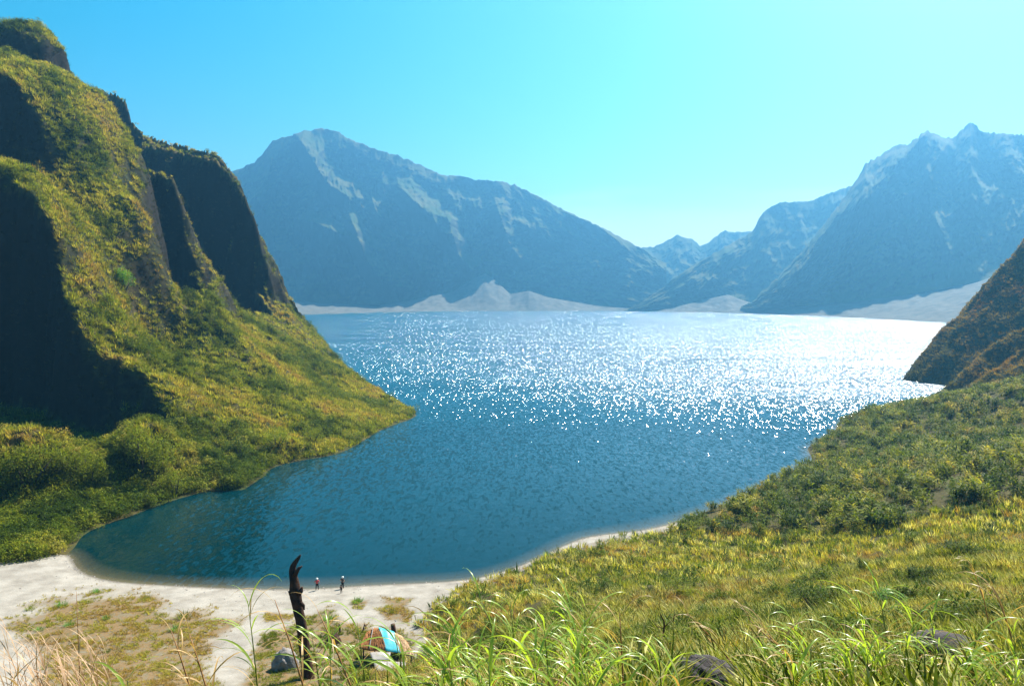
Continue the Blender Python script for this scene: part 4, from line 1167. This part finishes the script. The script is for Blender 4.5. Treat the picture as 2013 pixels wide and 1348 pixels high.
bare_tree('small_tree', (1481, 1000), [([(1481, 1000), (1478, 985), (1476, 975), (1473, 966)], [1.6, 1.5, 1.2, .7]), ([(1477, 978), (1471, 973), (1464, 969), (1455, 960)], [.9, .7, .6, .3]), ([(1474, 968), (1478, 962), (1482, 957)], [.9, .6, .4]), ([(1474, 968), (1469, 961), (1468, 954)], [.8, .5, .3])],
          'thin nearly bare tree rising above the canes against the lake', 152, 22)
bare_tree('small_tree', (1508, 985), [([(1508, 985), (1500, 970), (1493, 961)], [1.2, 1.0, .5]), ([(1500, 970), (1502, 963)], [.6, .3])], 'short leaning dead stick in the canes right of the thin tree', 160)
bare_tree('dead_shrub', (1301, 1280), [([(1301, 1280), (1303, 1255), (1306, 1228), (1305, 1220), (1300, 1210), (1298, 1203)], [2.4, 2.2, 1.8, 1.5, 1.0, .5]), ([(1306, 1232), (1313, 1225), (1321, 1219)], [1.2, .9, .4]), ([(1303, 1234), (1293, 1231), (1286, 1226)], [1.0, .8, .4]), ([(1323, 1222), (1325, 1211), (1327, 1205)], [1.2, 1, .6])], 'black dead forked shrub standing in the meadow at bottom centre', None, 0, 'bark', 'shrub')

# ---- green tufts on the sand
tufts = [tuft_mesh('blades', 90, 0.5, 0.05, 0.9, 90 + k, 0.5, 3, 0.9, 0.1) for k in range(3)]
G_T = 'green grass tufts on the beach'
for i, (a, c, sz, lab) in enumerate([
    (362, 1214, 1.5, 'largest bright green grass tuft on the dry beach patch'), (342, 1238, 1.05, 'green tuft just below the largest bright tuft'), (122, 1190, 1.2, 'green tuft on the upper left of the dry patch'),
    (58, 1198, 1.0, 'green tuft on bare sand near the left edge'), (136, 1230, 0.95, 'small green tuft in the middle of the dry patch'), (77, 1238, 0.8, 'small grey-green tuft at the left rim of the dry patch'),
    (210, 1282, 0.7, 'lowest small green tuft in the dry patch'), (210, 1216, 0.75, 'small tuft in the centre of the dry patch below the wet edge'), (190, 1164, 1.0, 'olive tuft on the sand between lake and dry patch'),
    (290, 1176, 0.9, 'small dark tuft at the upper right of the dry patch'), (701, 1184, 1.25, 'round green tuft on open sand right of the people'), (645, 1218, 1.3, 'green tuft on the sand right of the dead trunk'),
    (770, 1204, 1.0, 'bright tuft on the small patch above the hut'), (935, 1142, 1.1, 'green tuft at the shore where the meadow begins'), (1078, 1092, 1.2, 'green tuft on the stony shore bend'), (1225, 1052, 1.4, 'bright tuft on the narrow sand spit')]):
    o = tag(empty('grass_tuft', gp(a, c), i * 0.7), lab, 'grass tuft', G_T)
    ch = link('blades', tufts[i % 3], M['leaf_bright'] if i % 4 else M['leaf_lush'], o); ch.scale = (sz, sz, sz * 0.75)

# ---- reeds along the bottom edge
def leaf_strip(name, L, w, droop, seed, mat):
    V, F = [], []; r = random.Random(seed); n = 9
    p = np.array([0., 0., 0.]); ang = 0.35 + r.uniform(-.1, .15)
    for k in range(n + 1):
        t = k / n; ww = w * (0.35 + 1.6 * t if t < .4 else 1.0) * (1 - max(0, t - .35) / .65) ** 0.8 * .5 + .0006
        rl = 0.5 * math.sin(t * 2.5 + seed)
        V += [tuple(p + (0, -ww, ww * .35 + rl * ww)), tuple(p), tuple(p + (0, ww, ww * .35 - rl * ww))]
        p = p + np.array([math.sin(ang), 0, math.cos(ang)]) * L / n; ang += droop / n * (0.4 + 1.2 * t)
        if k < n:
            a = 3 * k; F += [(a, a + 1, a + 4, a + 3), (a + 1, a + 2, a + 5, a + 4)]
    me = np_mesh(name, V, F, True); me.materials.append(mat); return me
LEAF = {'green': [leaf_strip('leaf', L, w, d, i, M['leaf_green']) for i, (L, w, d) in enumerate([(.62, .030, 1.9), (.75, .034, 2.1), (.5, .026, 1.5), (.85, .03, 2.4), (.68, .036, 1.7), (.4, .024, 1.2)])],
        'dry': [leaf_strip('leaf', L, w, d, 10 + i, M['leaf_dry']) for i, (L, w, d) in enumerate([(.6, .018, 2.2), (.75, .02, 2.6), (.45, .016, 2.0), (.7, .014, 3.0)])],
        'pink': [leaf_strip('leaf', L, w, d, 20 + i, M['leaf_pink']) for i, (L, w, d) in enumerate([(.5, .014, 0.8), (.65, .016, 1.2), (.4, .016, 0.6), (.55, .012, 1.5)])]}
rr_ = random.Random(11)
def reed(kind, px, py, D, label, group, nleaf=11, lean=-0.1, stem_r=0.009, name='reed', size=1.0, leaf_from=0.35):
    tp = Vector(P(px, py, D))
    gx, gy = tp.x - lean * 1.2 + rr_.uniform(-.05, .05), tp.y + rr_.uniform(-.1, .1)
    gz = float(ground_h(np.array(gx), np.array(gy)))
    base = Vector((gx, gy, gz)); o = tag(empty(name, base), label, 'reed', group)
    H = tp - base; V, F = [], []
    L = [tuple(H * t + Vector((lean * 0.25 * (t * t - t) * 4 * H.z * .3, 0, 0)) + Vector((0, 0, -0.1 if t == 0 else 0))) for t in (0, .25, .5, .75, 1)]
    k_ = size * min(2.2, max(1.0, D / 9.0))
    tube(V, F, L, [stem_r * k_ * q for q in (1.15, 1, .9, .7, .3)], 6)
    link('stem', poly_mesh('stem', V, F), M['stem_green'] if kind == 'green' else M['stem_dry'], o)
    for i in range(nleaf):
        t = leaf_from + (1 - leaf_from) * (i + rr_.random()) / nleaf
        p = Vector(L[min(int(t * 4), 3)]).lerp(Vector(L[min(int(t * 4) + 1, 4)]), t * 4 - int(t * 4)) if t < 1 else Vector(L[4])
        lk = 'dry' if kind == 'green' and (rr_.random() < 0.16 or t < leaf_from + 0.12) else kind
        c = link('leaf', LEAF[lk][rr_.randrange(len(LEAF[lk]))], None, o)
        c.location = p
        side = math.pi + rr_.gauss(0, 0.55) if rr_.random() < 0.72 else rr_.gauss(0, 0.7)
        c.rotation_euler = (rr_.uniform(-.25, .25), rr_.uniform(-.15, .2), side)
        q = k_ * rr_.uniform(0.65, 1.1) * (0.75 if t > .85 else 1); c.scale = (q, q, q)
    return o
R1 = 'green reeds along the bottom edge'
for px, py, D, nl, lean, lab in [
    (487, 1180, 7.5, 12, -.10, 'tall green reed with drooping leaves left of the dead trunk'),
    (612, 1240, 7.0, 13, -.06, 'green reed arching in front of the lower dead trunk'),
    (650, 1285, 6.5, 8, .02, 'green reed between the dead trunk and the hut'),
    (702, 1222, 7.0, 7, -.08, 'green reed whose tip stands left of the hut roof'),
    (775, 1245, 6.5, 6, -.12, 'green reed crossing in front of the turquoise tarp'),
    (842, 1270, 6.5, 7, -.2, 'yellowing reed in front of the hut right end'),
    (905, 1230, 7.0, 11, -.1, 'green reed just right of the sandy path'),
    (945, 1180, 7.5, 7, -.35, 'reed with one long straight leaf slanting up to the left'),
    (1003, 1182, 7.5, 13, -.08, 'tall bright reed with a leaf bent like a hook at bottom centre'),
    (1068, 1215, 7.0, 12, -.05, 'green reed left of the brightest reed clump'),
    (1125, 1200, 7.5, 15, -.02, 'tallest reed of the brightest clump at bottom centre'),
    (1150, 1190, 7.2, 14, .02, 'reed on the right side of the brightest clump'),
    (1135, 1250, 6.2, 12, -.04, 'low broad-leaved reed at the front of the brightest clump'),
    (1050, 1290, 5.8, 10, -.08, 'low green reed at the bottom edge below the centre'),
    (960, 1300, 5.6, 10, -.05, 'low green reed at the bottom edge right of the hut'),
    (880, 1310, 5.6, 10, -.1, 'low green reed at the bottom edge below the hut end'),
    (800, 1322, 5.8, 8, -.05, 'low green reed at the bottom edge in front of the pale sheets'),
    (700, 1315, 5.6, 8, -.05, 'low green reed at the bottom edge left of the pale sheets'),
    (1295, 1275, 7.0, 9, -.05, 'green reed left of the lava rock'),
    (1335, 1328, 5.6, 6, -.03, 'short green reed growing over the lava rock'),
    (1560, 1225, 12, 10, -.2, 'green reed leaning left above the lava rock'),
    (1690, 1180, 15, 10, -.2, 'reed with white shining leaves in the right meadow'),
    (1725, 1150, 17, 9, -.25, 'reed with a long pale arching leaf in the right meadow'),
    (1705, 1275, 8.0, 15, -.04, 'large bright reed clump stem at bottom right'),
    (1730, 1262, 8.2, 14, .03, 'bright reed standing right inside the bottom right clump'),
    (1672, 1290, 7.5, 13, -.06, 'bright reed at the left of the bottom right clump'),
    (1790, 1190, 12, 9, -.15, 'reed with pale leaves behind the flat dark rock'),
    (1828, 1205, 10.5, 9, -.1, 'thin upright reed beside the flat dark rock'),
    (1925, 1235, 10, 10, .12, 'reed leaning right near the right edge'),
    (1960, 1290, 8, 12, .05, 'leafy green reed in the bottom right corner'),
    (2000, 1305, 7.5, 11, 0., 'green reed touching the right edge at the bottom'),
    (1880, 1310, 7.5, 11, -.05, 'low green reed below the flat dark rock'),
    (1560, 1310, 6.5, 10, -.05, 'low green reed right of the lava rock'),
    (250, 1335, 6.0, 6, -.05, 'short dark green reed among the dry grass at bottom left')]:
    reed('green', px, py, D, lab, R1, int(nl * 1.4), lean, size=0.95)
ORD = ['first', 'second', 'third', 'fourth', 'fifth', 'sixth', 'seventh', 'eighth', 'ninth', 'tenth', 'eleventh', 'twelfth', 'thirteenth', 'fourteenth', 'fifteenth', 'sixteenth', 'seventeenth', 'eighteenth', 'nineteenth', 'twentieth', 'twenty-first', 'twenty-second']
for k in range(44):
    if k < 22: px, py, D, lab, gr = 850 + k * 17 + rr_.uniform(-7, 7), rr_.uniform(1275, 1335), rr_.uniform(5.2, 7.5), ORD[k] + ' from the left of the low green reeds crowding the bottom centre', 'low reeds crowding the bottom centre'
    else: px, py, D, lab, gr = 1500 + (k - 22) * 23 + rr_.uniform(-10, 10), rr_.uniform(1215, 1338), rr_.uniform(6.5, 12), ORD[k - 22] + ' from the left of the green reeds scattered at lower right', 'reeds scattered at the lower right'
    reed('green', px, py, D, lab, gr, 10, rr_.uniform(-.2, .05), size=0.8)
R2 = 'dry reed stalks along the bottom edge'
for px, py, D, nl, lean, lab in [
    (540, 1178, 6.5, 6, -.32, 'thick orange dry stalk bent over at the top left of the dead trunk'),
    (624, 1198, 6.5, 5, -.40, 'brown dry stalk slanting across right of the dead trunk'),
    (150, 1162, 8, 1, 0., 'single thin dry stalk standing alone at the left'),
    (335, 1235, 7.5, 9, -.25, 'dry brown reed with drooping leaves at the lower left'),
    (372, 1245, 7.5, 9, -.3, 'leaning dry reed with pale green top at the lower left'),
    (1218, 1205, 7.5, 7, -.06, 'reddish dry stalk with folded orange leaves at bottom centre'),
    (1350, 1205, 14, 5, -.9, 'long orange dry stalk lying over to the left in the meadow'),
    (1470, 1215, 11, 9, -.8, 'orange dry reed bending left beside the dark shrub'),
    (1500, 1235, 10, 9, -.6, 'second orange dry reed bending over the dark shrub'),
    (1950, 1150, 20, 9, -.6, 'rusty dry reed at the right edge of the meadow'),
    (1905, 1105, 30, 9, -.8, 'rusty dry reed farther up the meadow near the right edge'),
    (845, 1225, 7.5, 6, -.3, 'orange dry stalk arching over the hut right end')]:
    reed('dry', px, py, D, lab, R2, nl, lean, 0.010 if nl != 1 else 0.006, 'dry_reed')
R3 = 'pinkish dry grasses at bottom left'
for i in range(22):
    px = 4 + i * 9.8 + rr_.uniform(-2.5, 2.5); py = 1262 + 0.0011 * (px - 60) ** 2 + rr_.uniform(-8, 34)
    reed('pink', px, py, rr_.uniform(5.5, 7.5), ORD[i] + ' from the left of the pinkish dry grasses in the bottom left corner', R3, 10, rr_.uniform(-.22, .05), 0.005, 'dry_reed', 0.8, 0.45)

# ---- stones along the waterline and on the sand
V, F = [], []; r = random.Random(3)
def pebble(c, s_):
    i0 = len(V)
    for d in ((1, 0, 0), (0, 1, 0), (-1, 0, 0), (0, -1, 0), (0, 0, .6), (.5, .5, .4), (-.5, .4, .4)):
        V.append((c.x + d[0] * s_ * r.uniform(.7, 1.2), c.y + d[1] * s_ * r.uniform(.7, 1.2), c.z + d[2] * s_))
    for f in ((0, 1, 5), (0, 5, 4), (5, 1, 4), (1, 2, 6), (1, 6, 4), (6, 2, 4), (2, 3, 4), (3, 0, 4)): F.append(tuple(i0 + q for q in f))
xx = rng.uniform(-75, 45, 60000); yy = rng.uniform(72, 142, 60000); zz = ground_h(xx, yy); ppx, ppy, _ = proj(xx, yy, zz)
m = ((np.abs(zz - 0.06) < 0.10) & (rng.random(60000) < 0.35)) | ((zz > .2) & (zz < 2.6) & (rng.random(60000) < 0.03 + 0.10 * (np.abs(sdf_poly(ppx, ppy, Z_P1)) < 22)) & (fbm(xx / 4, yy / 4, 3, 3) > 0.0) & (sdf_poly(ppx, ppy, Z_FIELD) < 0))
for a, c, d in zip(xx[m], yy[m], zz[m]): pebble(Vector((a, c, d - .01)), r.uniform(.05, .15) * (1.6 if r.random() < .1 else 1))
tag(link('shore_stones', np_mesh('shore_stones', V, F, False), M['rock_grey']), 'small stones strewn along the waterline and over the sand', 'stones', kind='stuff')
